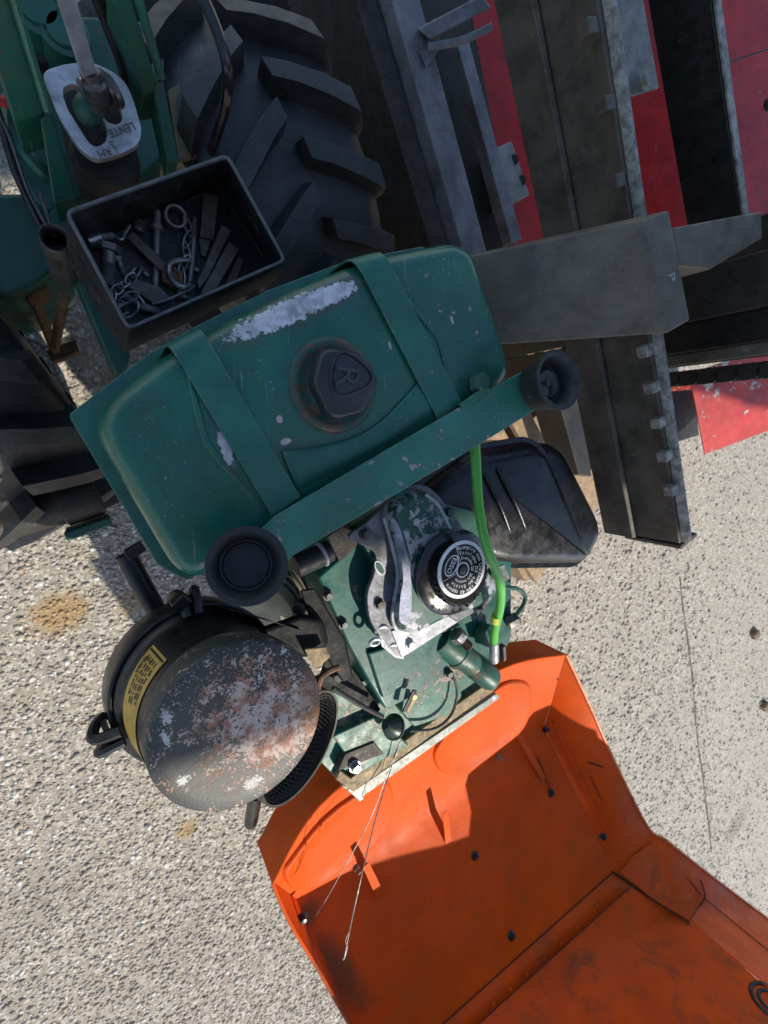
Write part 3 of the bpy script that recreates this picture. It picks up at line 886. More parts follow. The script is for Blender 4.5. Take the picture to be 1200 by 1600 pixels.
    pump = MB().lathe(a, b - a, [(.022, -.004), (.023, 0), (.023, (b - a).length * .30), (.0245, (b - a).length * .31), (.0245, (b - a).length * .38), (.0205, (b - a).length * .40), (.0205, (b - a).length * .58), (.0185, (b - a).length * .60), (.0185, (b - a).length * .64), (.0205, (b - a).length * .66), (.0205, (b - a).length * .97), (.019, (b - a).length)], 32).build('injection_pump', M_green_dk, eng, 0, 40)
    d = (b - a).normalized()
    MB().lathe(b, d, [(.0175, -.001), (.0175, .0012), (.008, .0014)], 24).build('pump_end', M_green_lo, pump)
    n0 = V(712, 990, .712)
    nd = (V(742, 1020, .716) - n0).normalized()
    MB().hexa(n0, nd, .0135, .014).build('hex_nut', M_zinc, pump, .0006)
    st = MB()
    L = .030
    st.lathe(n0 + nd * .012, nd, [(.0078, 0)] + [(.0078 if i % 2 else .0066, .002 + i * .0012) for i in range(18)] + [(.006, .025)], 14)
    st.build('threaded_stud', M_rust, pump, 0, 25)
    MB().hexa(V(752, 990, .690), (UP + LAT * .2).normalized(), .020, .02).build('union_body', M_green_dk, pump, .001)
    MB().hexa(V(800, 968, .690) - LAT * .012, (LAT + UP * .3).normalized(), .0125, .022).build('union_nut', M_dsteel, pump, .0008)
    MB().tube(catmull(VV([(806, 962), (818, 945), (820, 930), (808, 920), (788, 918), (760, 915)], .70), 6), .0038, 10).build('injector_pipe', M_green_dk, pump)
    MB().plate(VV([(778, 886), (788, 882), (797, 904), (785, 912)], .735), Vector((0, 0, .003))).build('tab', M_zinc, pump, .0005)
    # base flange with rusted rail
    led = MB().down(fillet(VV([(450, 1140), (500, 1080), (760, 1020), (778, 1074), (548, 1228), (524, 1214)], .650), .006, 3), .60).build('base_flange', M_green_lo, eng, .003)
    MB().down(VV([(524, 1218), (532, 1204), (548, 1216), (764, 1066), (772, 1080), (552, 1238)], .660), .63).build('edge_rail', M_ledge, led, .002)
    MB().down(VV([(532, 1226), (556, 1234), (776, 1084), (782, 1090), (560, 1250)], .645), .628).build('gasket_strip', M_galv, led, .001)
    MB().down(fillet(VV([(632, 1082), (712, 1046), (722, 1088), (700, 1118), (648, 1136), (628, 1112)], .676), .004, 3), .64).build('side_plate', M_green_lo, led, .002)
    MB().down(VV([(520, 1150), (590, 1118), (640, 1165), (560, 1210)], .664), .63).build('gusset', M_green_lo, led, .003)
    MB().down(VV([(528, 1205), (540, 1178), (585, 1160), (600, 1178)], .667), .65).build('pocket', M_castiron, led, .001)
    bb = V(554, 1197, .668)
    MB().lathe(bb, UP, [(.010, -.002), (.010, .002), (.0098, .0025)], 20).hexa(bb + UP * .002, UP, .0078, .008).build('bolt', M_zinc, led, .0006)
    for (px, py) in ((768, 1086), (560, 1242)):
        MB().hexa(V(px, py, .640), (FWD + UP * .2).normalized(), .006, .008).build('bolt', M_alu, led, .0005)
    # throttle lever, grommet, cables
    MB().box(V(632, 1112, .700), V(648, 1078, .706), LAT, .009, .003).build('throttle_lever', M_black, eng, .0008)
    MB().box(V(636, 1112, .690), V(648, 1090, .696), LAT, .008, .002).build('lever_tag', M_brass, eng, .0006)
    MB().lathe(V(644, 1086, .698), UP, [(.0065, 0), (.0065, .006), (.004, .008)], 14).build('pivot_bolt', M_brass, eng, .0004)
    gm = MB().lathe(V(606, 1134, .690), V(640, 1140, .672) - V(606, 1134, .690), [(.006, -.008), (.012, 0), (.0165, .010), (.0175, .014), (.0195, .0145), (.0195, .018), (.0165, .020), (.006, .0205)], 24).build('rubber_grommet', M_grom, eng, 0, 40)
    MB().tube(catmull(VV([(598, 1120), (560, 1100), (520, 1075)], .695), 5), .0035, 8).build('cable_sleeve', M_rubber, eng)
    MB().tube(catmull(VV([(640, 1142), (680, 1138), (706, 1115), (714, 1080), (706, 1050)], .69), 6), .0022, 8).build('control_cable', M_rubber, eng)
    # two loose bowden wires
    MB().tube(catmull(VV([(626, 1158, .675), (608, 1210, .675), (584, 1290, .69), (560, 1390, .71), (545, 1460, .70), (538, 1498, .70)]), 6), .00095, 6).build('bowden_wire', M_dsteel, eng)
    MB().tube(catmull(VV([(624, 1160, .675), (603, 1215, .668), (576, 1285, .665), (535, 1360, .66), (508, 1408, .655), (494, 1430, .65)]), 6), .0007, 6).build('bowden_wire', M_dsteel, eng)
    MB().tube(catmull(VV([(546, 1455, .70), (540, 1470, .702), (543, 1482, .70), (536, 1500, .698)]), 5), .0006, 5).build('frayed_strand', M_steel, eng)
    # flange bolts, studs, fins and clamps
    for (px, py, z, r_, mt) in ((570, 834, .722, .006, M_dsteel), (592, 944, .722, .0055, M_dsteel), (640, 1006, .724, .0052, M_valu), (752, 946, .722, .0055, M_dsteel), (766, 898, .722, .0055, M_dsteel), (700, 800, .722, .0055, M_green_dk)):
        c = V(px, py, z - .006)
        MB().lathe(c, UP, [(r_ * 1.5, 0), (r_ * 1.5, .0016), (r_ * 1.45, .002)], 18).hexa(c + UP * .002, UP, r_ * 1.15, r_ * 1.0).build('flange_bolt', mt, vc, .0005)
    for (px, py) in ((512, 930), (536, 975), (700, 1052), (748, 1040), (782, 940)):
        c = V(px, py, .686)
        MB().cyl(c, c + UP * .002, .0075, None, 16).hexa(c + UP * .002, UP, .0058, .006).build('bolt', M_dsteel, eng, .0005)
    # oil filler cap with badge
    oc = V(703, 892, .742)
    OS = 1.55
    oil = MB().lathe(oc, UP, [(r_ * OS, h_) for r_, h_ in [(.034, 0), (.0395, .003), (.040, .008), (.038, .011), (.031, .0125), (.0275, .014), (.0265, .030), (.0255, .032)]], 64).build('oil_filler_cap', M_gloss, eng, 0, 40)
    kn = MB()
    for k in range(30):
        t = 2 * math.pi * k / 30
        q = oc + Vector((math.cos(t), math.sin(t), 0)) * .0268 * OS
        kn.tube([q + UP * .014, q + UP * .030], .0018, 6)
    kn.build('knurling', M_gloss, oil)
    zb = oc.z + .0322
    bc = V(722, 890, zb)
    for v in (0,):
        MB().lathe(bc - UP * .0006, UP, [(.0258 * OS, -.001), (.0258 * OS, .0008), (.0235 * OS, .0012)], 56).build('badge_ring', M_white, oil, 0, 40)
    MB().lathe(bc, UP, [(.0226 * OS, .0003), (.0226 * OS, .0010), (.002, .00105)], 56).build('badge_face', M_badge, oil, 0, 40)
    pr = MB(); zt = bc + UP * .00125
    ix = (V(740, 890, zb) - V(720, 890, zb)).normalized(); iy = (V(722, 910, zb) - V(722, 890, zb)).normalized()
    ixh = ix; iyh = (iy - ix * iy.dot(ix)).normalized()
    def pol(ang, r):
        r *= OS
        return zt + (ixh * math.cos(R(ang)) + iyh * math.sin(R(ang))) * r          # image angle, clockwise
    def arc(txt, r, size, a0, a1):
        n = len(txt)
        for i, chh in enumerate(txt):
            if chh == ' ': continue
            a = a0 + (a1 - a0) * i / (n - 1)
            outw = ixh * math.cos(R(a)) + iyh * math.sin(R(a))
            tang = -ixh * math.sin(R(a)) + iyh * math.cos(R(a))
            pr.text(chh, size * OS, zt + outw * r * OS, tang, outw, .0002)
    arc('Riempire con UNIFARM 15W 40 oppure', .0200, .0050, -112, 138)
    arc('Essolube D3 40W Estate', .0153, .0046, -108, 128)
    arc('Essolube D3 20W Inverno', .0108, .0040, -104, 124)
    # oval ESSO emblem
    eo = pol(196, .0132)
    rd = (ixh * math.cos(R(112)) + iyh * math.sin(R(112))); upv = (ixh * math.cos(R(22)) + iyh * math.sin(R(22)))
    pr.text('ESSO', .0066 * OS, eo, rd, upv, .0002)
    ring = [eo + rd * .0094 * OS * math.cos(t * math.pi / 16) + upv * .0060 * OS * math.sin(t * math.pi / 16) for t in range(32)]
    pr.tube(ring, .0008, 5, closed=True)
    for ang in (-118, 152):
        pr.tube([pol(ang, .0068), pol(ang, .0232)], .0004, 4)
    pr.build('badge_print', M_white, oil, flat=True)
    MB().torus(zt, UP, .0064 * OS, .0010, 32, 6).build('badge_centre_ring', M_white, oil)
    MB().lathe(zt - UP * .0006, UP, [(.0058, 0), (.0058, .0022), (.0042, .003), (.001, .0028)], 20).build('centre_rivet', M_dsteel, oil)
    em = MB()
    z2 = oc + UP * .0112
    for i, chh in enumerate('902-18'):
        a = 58 + i * 13
        outw = ixh * math.cos(R(a)) + iyh * math.sin(R(a)); tang = -ixh * math.sin(R(a)) + iyh * math.cos(R(a))
        em.text(chh, .012, z2 + outw * .0540, tang, outw, .0008)
    em.build('moulded_digits', M_gloss, oil, flat=True)
    # green fuel hose
    hz = catmull(VV([(742, 690, .80), (744, 730, .80), (748, 790, .797), (758, 845, .795), (772, 885, .79), (782, 915, .78), (781, 950, .765), (773, 985, .745), (772, 1004, .735)]), 8)
    hose = MB().tube(hz, .0066, 14).build('fuel_hose', M_hose, eng)
    MB().cyl(V(775, 962, .757), V(773.5, 972, .752), .0072, None, 16).build('hose_band', M_hosey, hose)
    c0 = V(772, 1004, .735); c1 = V(772, 1032, .722)
    MB().cyl(c0, c1, .0072, .0078, 16).build('hose_clip', M_zinc, hose)
    MB().box(V(785, 1008, .733), V(786, 1030, .722), LAT, .006, .010).build('clip_screw', M_dsteel, hose, .001)
    # rear fuel return and bracket at the left, below the tank
    MB().tube(catmull(VV([(196, 866, .60), (222, 915, .60), (262, 985, .60)]), 5), .0125, 14).build('drain_tube', M_black, eng)
    MB().box(V(198, 868, .62), V(224, 852, .62), FWD, .012, .02).build('tube_bracket', M_black, eng, .001)
    return eng
M_block = worn_paint('engine_green_paint', (.011, .098, .080), .38, (.34, .24, .21), .665, 34, dirt=(.03, .03, .03), dirt_amt=.45)
M_vcover = plain('worn_alloy', (.19, .19, .215), .46, .35, .45, 40, (.035, .05, .045), .65, .001, edge=(.5, .5, .52))
M_lav = plain('sky_tinted_rubbed_alloy', (.30, .32, .40), .45, .3, .3, 50, (.03, .06, .05), .6, .001)  # bare alloy with the blue sky reflection put into its colour
M_valu = plain('bare_alloy', (.42, .43, .46), .45, .4, .35, 60, (.10, .12, .10), .5, .0008)
M_vgreen = worn_paint('worn_green_on_alloy', (.012, .085, .062), .4, (.45, .46, .50), .555, 38, dirt_amt=.4)
M_shadeblack = plain('shade_black', (.006, .006, .0065), .55, 0, .3, 30, (.016, .012, .009), .3, .0008, .2, edge=(.06, .05, .04))  # black parts, colour and gloss lowered to carry the shade around them
M_ledge = plain('rust_streaked_edge', (.26, .19, .10), .65, .1, .45, 60, (.06, .035, .02), .7, .001)
M_brass = plain('tarnished_brass', (.42, .30, .14), .45, .6, .3, 70, (.12, .08, .05), .4)
M_grom = plain('oily_green_rubber', (.012, .03, .022), .35, 0, .3, 50, (.04, .05, .04), .4)
M_gloss = plain('gloss_black_plastic', (.010, .010, .011), .16, 0, .3, 40, (.05, .05, .05), .25, .0003, coat=.4)
_h = Mat('green_fuel_hose', 0, .22, .5)
_h.set(Base_Color=_h.mix(_h.noise(40, 3), (.06, .33, .045), (.12, .42, .06)))
_h.b.inputs['Subsurface Weight'].default_value = .5
_h.b.inputs['Subsurface Radius'].default_value = (.004, .008, .002)
M_hose = _h.m
M_hosey = plain('yellow_green_hose', (.42, .46, .05), .25, 0, .2)  # yellow-green tone of the short band on the lower hose
engine()

# ---- air cleaner
def air_cleaner():
    Zc, Zb = .835, .715
    cc = V(378, 1136, Zc); cb = V(312, 1066, Zb)
    ax = (cc - cb).normalized()
    rb = .094; rc = .0835
    Ld = (cc - cb).length
    # bowl with rolled rims
    bowl = MB().lathe(cb, ax, [(rb * .72, -.055), (rb * .93, -.045), (rb, -.030), (rb * 1.0, .000), (rb * .985, .004), (rb * .95, .005), (rb * .945, .012), (rb * .925, .014), (rb * .90, .018), (rb * .885, .024), (rc * .97, Ld * .55), (rc * .95, Ld * .80)], 72).build('air_cleaner', M_bowl, T, 0, 40)
    MB().torus(cb + ax * .004, ax, rb * .975, .003, 72, 8).build('rim_bead', M_black, bowl)
    # flat top with rust
    tc = Vector((cc.x, cc.y, cc.z))
    cax = (ax * .35 + UP * .65).normalized()
    cap = MB().lathe(tc, cax, [(rc * .97, -.040), (rc * 1.0, -.030), (rc * 1.008, -.016), (rc * 1.003, -.006), (rc * .99, -.002), (rc * .965, -.0004), (rc * .8, .0), (rc * .3, .0004)], 72).build('cleaner_lid', M_lid, bowl, 0, 60)
    # label wrapped on the side
    x, y, a = frame_of(ax)
    def wall(t, h):
        k = (h - .024) / (Ld * .55 - .024)
        r = rb * .885 + (rc * .97 - rb * .885) * k + .0009
        return cb + ax * h + (x * math.cos(t) + y * math.sin(t)) * r
    def ang(px, py):
        p = V(px, py, (Zb + .03)) - cb
        return math.atan2(p.dot(y), p.dot(x))
    t0, t1 = ang(252, 1018), ang(232, 1195)
    if t1 - t0 > math.pi: t1 -= 2 * math.pi
    if t0 - t1 > math.pi: t1 += 2 * math.pi
    h0, h1 = .026, .070
    N = 24
    lab = MB().grid([[wall(t0 + (t1 - t0) * i / N, h0 + (h1 - h0) * j / 4) for i in range(N + 1)] for j in range(5)]).build('label', M_label, bowl, 0, 80)
    lines = MB()
    def strip(ta, tb, ha, hb):
        P = [[wall(t0 + (t1 - t0) * (ta + (tb - ta) * i / 6), h0 + (h1 - h0) * hh) + (wall(t0 + (t1 - t0) * ta, h0) - cb - ax * h0).normalized() * .0005 for i in range(7)] for hh in (ha, hb)]
        lines.grid(P)
    random.seed(3)
    strip(.02, .035, .05, .95)
    for hh in (.2, .34, .48, .62, .76):
        p = .06
        while p < .34:
            w_ = random.uniform(.012, .05)
            strip(p, p + w_, hh, hh + random.uniform(.04, .08)); p += w_ + .012
    strip(.08, .20, .12, .16); strip(.08, .09, .12, .5)
    lines.build('label_print', M_badge, lab, flat=True)
    # spring clips
    def clip(px, py, name='spring_clip'):
        p = V(px, py, Zb); rad = (p - cb); rad = (rad - ax * rad.dot(ax)).normalized(); tg = ax.cross(rad)
        b0 = cb + rad * rb
        MB().tube(catmull([b0 + tg * .010 - ax * .02 + rad * .002, b0 + tg * .012 + rad * .012 - ax * .005, b0 + tg * .008 + rad * .016 + ax * .012, b0 - rad * .006 + ax * .020 + tg * .006], 5), .0058, 8).tube(catmull([b0 - tg * .010 - ax * .02 + rad * .002, b0 - tg * .012 + rad * .012 - ax * .005, b0 - tg * .008 + rad * .016 + ax * .012, b0 - rad * .006 + ax * .020 - tg * .006], 5), .0058, 8).box(b0 - tg * .013 + rad * .004 + ax * .004, b0 + tg * .013 + rad * .004 + ax * .004, ax, .022, .006).build(name, M_black, bowl, .001)
    clip(176, 1130)
    clip(292, 945)
    MB().box(V(272, 950, .735), V(292, 930, .735), ax, .016, .014).build('clip_hinge', M_black, bowl, .002)
    # wing brackets running to the intake flange
    MB().loft([VV([(330, 945), (395, 960), (470, 985)], .74), VV([(330, 945), (395, 960), (470, 985)], .70)], closed=True).build('strap_wing', M_black, bowl, .002)
    # intake elbow and flange plate
    MB().loft([VV([(395, 985), (470, 958), (505, 965), (515, 1010), (470, 1030), (430, 1010)], .735), VV([(395, 985), (470, 958), (505, 965), (515, 1010), (470, 1030), (430, 1010)], .66)]).build('intake_elbow', M_shadeblack, bowl, .01, segs=3)
    MB().loft([VV([(468, 922), (492, 918), (540, 1000), (552, 1060), (535, 1066), (500, 1012)], .715), VV([(468, 922), (492, 918), (540, 1000), (552, 1060), (535, 1066), (500, 1012)], .70)]).build('intake_flange', M_shadeblack, bowl, .003)
    MB().hexa(V(466, 944, .70), (UP - LAT * .4).normalized(), .009, .012).build('flange_bolt', M_dsteel, bowl, .001)
    MB().hexa(V(528, 1052, .69), (UP - LAT * .4).normalized(), .008, .012).build('flange_bolt', M_dsteel, bowl, .001)
    MB().plate(VV([(495, 1070), (520, 1000), (595, 1108), (590, 1116)], .668), Vector((0, 0, .004))).build('flange_plate', M_shadeblack, bowl, .001)
    MB().plate(VV([(475, 1015), (508, 1012), (515, 1028), (492, 1048)], .75), (UP * .5 - LAT * .6) * .004).build('rusty_tab', M_ledge, bowl, .001)
    MB().tube(catmull(VV([(530, 1042), (512, 1050), (500, 1062), (496, 1085)], .742), 5), [.004] * 15 + [.003], 8).build('lid_clip', M_rust, bowl)
    # mesh cup of the pre-cleaner below the lid
    mc = V(462, 1160, .735)
    oax = (UP * .8 + FWD * .35 + LAT * .35).normalized()
    mr = .070
    x2, y2, a2 = frame_of(oax)
    cup = MB().lathe(mc, oax, [(mr * .99, .012), (mr * 1.03, .013), (mr * 1.035, -.004), (mr * 1.0, -.006), (mr * .985, -.004), (mr * .97, .011)], 64, None, False, False)
    pc = cup.build('mesh_rim', M_meshrim, bowl, 0, 40)
    ms = MB()
    for k in range(64):
        for sgn in (1, -1):
            P = []
            for j in range(9):
                h = .008 - .035 * j / 8
                rr = mr * (.985 - .25 * (j / 8) ** 2)
                t = 2 * math.pi * (k + sgn * j * .35) / 64
                P.append(mc + a2 * h + (x2 * math.cos(t) + y2 * math.sin(t)) * rr)
            ms.tube(P, .0011, 4, False)
    ms.build('mesh_screen', M_meshrim, pc)
    MB().lathe(mc, oax, [(mr * .998, .004), (mr * .95, -.014), (mr * .82, -.034), (.01, -.036)], 40, None, False, True).build('mesh_backing', M_rubber, pc)
    # stub pipe under the cleaner
    MB().cyl(V(400, 1240, .60), V(392, 1285, .54), .011, None, 14).build('stay_tube', M_black, bowl)
    return bowl
M_bowl = plain('black_enamel', (.011, .011, .013), .3, 0, .3, 25, (.055, .045, .035), .35, .0005)
M_meshrim = plain('dusty_black_plastic', (.05, .045, .04), .6, 0, .3, 60, (.12, .095, .07), .5, .0008)
M_label = plain('gold_label', (.62, .38, .075), .45, 0, .2, 40, (.2, .13, .05), .4, .0003)
def lid_mat():
    m = Mat('rusted_black_enamel', 0, .5)
    base = m.mix(m.step(m.noise(12, 4), .3, .7), (.036, .037, .033), (.066, .066, .058))
    c0 = V(412, 1125, .835); c1 = V(460, 1150, .835)
    # speckle that grows denser towards the right-hand side
    l = m.blob(c0, (.068, .082), .5, .3, 26, .15, 1.2)
    l2 = m.blob(V(478, 1118, .835), (.022, .055), .1, .5, 40, .3, 1.2)
    sp = m.noise(400, 5, .7, off=2)
    mid = m.noise(60, 6, .7, off=6)
    dens = m.op('ADD', m.op('MULTIPLY', l, .20), m.op('MULTIPLY', m.op('SUBTRACT', mid, .5), .85))
    k = m.step(m.op('ADD', sp, dens), .60, .63)
    sp2 = m.noise(95, 7, .75, .3, off=11)
    k2 = m.step(m.op('ADD', sp2, m.op('MULTIPLY', l2, .17)), .66, .68)
    tone = m.mix(m.step(m.noise(70, 4, .6, off=3), .42, .6), (.54, .42, .35), (.36, .17, .11))
    c = m.mix(k, base, tone)
    c = m.mix(k2, c, m.mix(m.step(m.noise(45, 5, off=7), .45, .6), (.60, .52, .45), (.36, .14, .05)))
    rust = m.op('MULTIPLY', m.blob(V(486, 1100, .835), (.016, .05), .0, .5, 40, .4, 1.1), .6)
    c = m.mix(rust, c, (.30, .12, .045))
    for (px, py, a, b) in ((260, 1120, .010, .014), (285, 1215, .012, .010), (395, 1222, .02, .012), (445, 1020, .008, .006), (258, 1150, .006, .02)):
        c = m.mix(m.blob(V(px, py, .835), (a, b), .3, 1.0, 420, .38, .42), c, (.52, .49, .47))
    m.set(Base_Color=c, Roughness=m.lin(k, 0, 1, .55, .9))
    m.bump(m.op('ADD', m.op('MULTIPLY', k, .5), m.noise(300, 4)), .0006, .6)
    return m.m
M_lid = lid_mat()
air_cleaner()
# ---- orange hood, swung open at the front
def hood():
    def pv(l): return [V(*p) for p in l]
    foot_r = pv([(462, 1406, .555), (545, 1362, .545), (650, 1286, .54), (760, 1202, .54), (850, 1136, .55)])
    rim_r = pv([(426, 1380, .625), (500, 1258, .62), (640, 1150, .62), (782, 1046, .62), (884, 1023, .63)])
    FR = catmull(foot_r, 6); RR = catmull(rim_r, 6); n = len(FR) - 1
    ZC = .655
    crease = [V(590, 1690, ZC).lerp(V(958, 1362, ZC), i / n) for i in range(n + 1)]
    crease2 = [V(618, 1716, ZC + .022).lerp(V(984, 1386, ZC + .022), i / n) for i in range(n + 1)]
    # upper edge of the front panel, unseen: heights shaped to shade the hood's inside
    def ztop(t):
        K = [(0, .99), (.06, .975), (.25, .935), (.455, .91), (.54, .908), (.58, .94), (.62, 1.03), (.76, 1.09), (.84, 1.14), (.88, 1.19), (1, 1.2)]
        for (a, x), (b, y) in zip(K, K[1:]):
            if t <= b:
                q = (t - a) / (b - a)
                return x + (y - x) * q
        return K[-1][1]
    out = (crease[n] - crease[0]).cross(UP).normalized()
    if out.dot(FWD) < 0: out = -out
    far = [at_z(crease2[i], ztop(i / n)) + out * .03 for i in range(n + 1)]
    rows = []
    for j in range(9):
        t = j / 8
        rows.append([a.lerp(b, t) + UP * (-.006 * math.sin(math.pi * t) * math.sin(math.pi * i / n)) for i, (a, b) in enumerate(zip(RR, FR))])
    for j in range(1, 13):
        t = j / 12
        rows.append([a.lerp(b, t) + UP * (-.012 * math.sin(math.pi * t) * math.sin(math.pi * i / n)) for i, (a, b) in enumerate(zip(FR, crease))])
    hd = MB().grid(rows).build('hood', M_orange, T, .0006, 50, .002)
    rows = [crease, crease2]
    for j in range(1, 11):
        t = j / 10
        rows.append([a.lerp(b, t) + out * (.012 * math.sin(math.pi * t)) for a, b in zip(crease2, far)])
    ex = (at_z(V(1200, 1436, .765), 0) - at_z(crease2[n], 0)) * .22
    for r_ in rows[2:]:
        for i in range(n + 1):
            r_[i] = r_[i] + ex * (i / n) ** 2 * min(1, max(0, (r_[i].z - ZC - .022) / .05))
    fp = MB().grid(rows).build('front_panel', M_orange_d, hd, .0006, 30, .002)
    up1 = (UP - out * .9).normalized()
    MB().grid([[p + up1 * .0025 for p in crease], [p + up1 * .0025 for p in crease2]]).build('joint_strip', M_orange_d, hd, 0, 30, .0012)
    for cl in (crease, crease2):
        MB().tube([p + up1 * .0022 for p in cl], .0011, 6).build('joint_seam', M_seam, hd)
    MB().grid([[p for p in RR], [at_z(p, p.z - .03) for p in RR], [at_z(p, p.z - .085) for p in RR]]).build('rear_skirt', M_orange, hd, .0006, 50, .002)
    MB().tube(RR, .0028, 8).build('rolled_lip', M_orange, hd)
    # right-hand side wall, its unseen top raised by the front panel for shade
    rim = catmull((lambda l: l + [at_z(l[-1], .95) + out * .01, at_z(l[-1], 1.18) + out * .02])(pv([(884, 1023, .63), (920, 1100, .637), (960, 1190, .645), (1012, 1292, .655), (1040, 1312, .676), (1090, 1352, .71), (1200, 1436, .765)])), 5)
    foot = catmull(pv([(850, 1136, .55), (882, 1205, .575), (915, 1275, .605), (958, 1362, .655)]) + [at_z(crease2[n], z) + out * k + ex * min(1, (z - ZC - .022) / .05) for z, k in ((.6775, .0), (.715, .008), (.765, .014), (.95, .02), (1.18, .03))], 5)
    rows = [[a.lerp(b, t) + UP * (.004 * math.sin(math.pi * t) * min(1, i / 6)) for i, (a, b) in enumerate(zip(rim, foot))] for t in (0, .2, .4, .6, .8, 1)]
    sw = MB().grid(rows).build('side_wall', M_orange, hd, .0006, 50, -.002)
    MB().tube([p + UP * .001 for p in rim], .0034, 8).build('rolled_lip', M_orange_e, hd)
    rimL = catmull(pv([(426, 1380, .625), (452, 1440, .635), (500, 1520, .65), (545, 1600, .67), (640, 1760, .70)]), 4)
    footL = catmull(pv([(464, 1408, .553), (487, 1455, .565), (520, 1525, .595), (555, 1600, .625), (606, 1700, .66)]), 4)
    MB().grid([[a.lerp(b, t) for a, b in zip(rimL, footL)] for t in (0, .25, .5, .75, 1)]).build('side_wall', M_orange, hd, .0006, 50, .002)
    MB().grid([rimL, [at_z(p, p.z - .05) for p in rimL]]).build('side_skirt', M_orange, hd, .0004, 50, .0015)
    MB().tube(rimL, .0026, 8).build('rolled_lip', M_orange, hd)
    S = surf(hd, fp, sw)
    def on(l, lift): return [hit(S, a, b, lift)[0] for a, b in l]
    MB().tube(catmull(on([(866, 1128), (890, 1180), (918, 1240), (948, 1300)], .001), 6), .004, 8).build('pressed_bead', M_orange, hd, 0, 80)
    # folded flap where the front panel joins the side wall
    fl = on([(966, 1362), (1020, 1405), (1076, 1442), (1097, 1402), (1082, 1380), (1020, 1316), (988, 1335)], .005)
    MB().plate(fl, (hit(S, 1020, 1380)[1]) * .0025).build('corner_flap', M_orange_d, hd, .001)
    MB().tube(catmull(on([(955, 1360), (1000, 1392), (1076, 1446)], .004), 4), [.0012] + [.0026] * 4 + [.0014] * 4, 6).build('flap_seam', M_seam, hd)
    MB().tube(catmull(on([(1074, 1446), (1086, 1424), (1098, 1400), (1092, 1374)], .005), 4), .0018, 6).build('flap_seam', M_seam, hd)
    MB().tube(catmull(on([(1098, 1402), (1150, 1446), (1225, 1508)], .003), 5), .0013, 6).build('wall_seam', M_seam, hd)
    MB().tube(on([(857, 1024), (871, 1062)], .002), .0013, 6).build('crack', M_seam, hd)
    MB().tube(catmull(on([(918, 1190), (930, 1194), (942, 1198)], .002), 4), .0014, 6).build('crack', M_seam, hd)
    MB().tube(catmull(on([(922, 1212), (935, 1240), (942, 1252)], .002), 4), .0010, 6).build('crack', M_seam, hd)
    # embossed oval panels on the rear wall
    def emboss(px):
        P = []
        for i in range(len(px)):
            a, b = Vector(px[i]), Vector(px[(i + 1) % len(px)])
            P += [a.lerp(b, k / 6) for k in range(6)]
        P = [Vector((p.x, p.y, 0)) for p in P]
        c = sum(P, Vector()) / len(P)
        P = fillet([P[i] for i in range(0, len(P), 6)], 45, 6)
        Q = []
        for i in range(len(P)):
            a, b = P[i], P[(i + 1) % len(P)]
            k = max(1, int((b - a).length / 18))
            Q += [a.lerp(b, q / k) for q in range(k)]
        def sh(f, l): return [hit(S, (c + (p - c) * f).x, (c + (p - c) * f).y, l)[0] for p in Q]
        MB().loft([sh(1.0, -.003), sh(.985, .004), sh(.96, .0072), sh(.92, .0072), sh(.88, .0052), sh(.5, .0052)], False, True).build('embossed_panel', M_orange, hd, 0, 60)
    emboss([(436, 1362), (505, 1270), (606, 1205), (618, 1262), (594, 1312), (490, 1384), (452, 1388)])
    emboss([(672, 1178), (702, 1130), (790, 1060), (830, 1062), (828, 1130), (722, 1212), (684, 1206)])
    for (px, py) in ((852, 1139), (861, 1239), (742, 1337), (799, 1462), (942, 1307), (473, 1434)):
        c, nn = hit(S, px, py)
        MB().lathe(c - nn * .002, nn, [(.0098, 0), (.0098, .0025), (.007, .0045), (.0048, .0055), (.0044, .010), (.001, .0105)], 20).build('push_clip', M_black, hd, 0, 35)
    for (p0, p1, w0) in (((700, 1314), (695, 1270), .016), ((594, 1400), (572, 1352), .017)):
        a, nn = hit(S, *p0, .001); b = V(p1[0], p1[1], a.z + .035)
        m_ = a.lerp(b, .55) + FWD * .003
        MB().grid([[a + FWD * .022 - LAT * w0 / 2, a + FWD * .022 + LAT * w0 / 2], [a - LAT * w0 / 2, a + LAT * w0 / 2], [m_ - LAT * w0 / 2.2, m_ + LAT * w0 / 2.2], [b - LAT * w0 / 2.6, b + LAT * w0 / 2.6]]).build('spring_tab', M_orange, hd, .0004, 20, .0016)
    q0, q1 = on([(808, 1145), (848, 1216)], .003)
    MB().box(q0, q1, LAT, .014, .004).build('stiffener', M_orange, hd, .001)
    MB().tube(catmull(on([(838, 1182), (846, 1200), (850, 1212), (860, 1238)], .004), 4), .0014, 6).build('crack', M_seam, hd)
    for (px, py) in ((778, 1180), (556, 1354)):
        c, nn = hit(S, px, py)
        MB().lathe(c - nn * .002, (nn + FWD * .4).normalized(), [(.007, 0), (.007, .007), (.005, .009), (.005, .015), (.002, .016)], 12).build('stud', M_ledge, hd)
    c, nn = hit(S, 1204, 1566)
    for rr, r_ in ((.034, .005), (.021, .0045)):
        MB().torus(c + nn * .001, nn, rr, r_, 36, 8).build('headlight_ring', M_rubber, hd)
    # spot welds along the joint strip
    for k in range(8):
        c, nn = hit(S, 770 + k * 26, 1568 - k * 24, .0045)
        MB().lathe(c - nn * .001, nn, [(.0035, 0), (.003, .0012), (.001, .0014)], 10).build('spot_weld', M_orange_d, hd)
    return hd
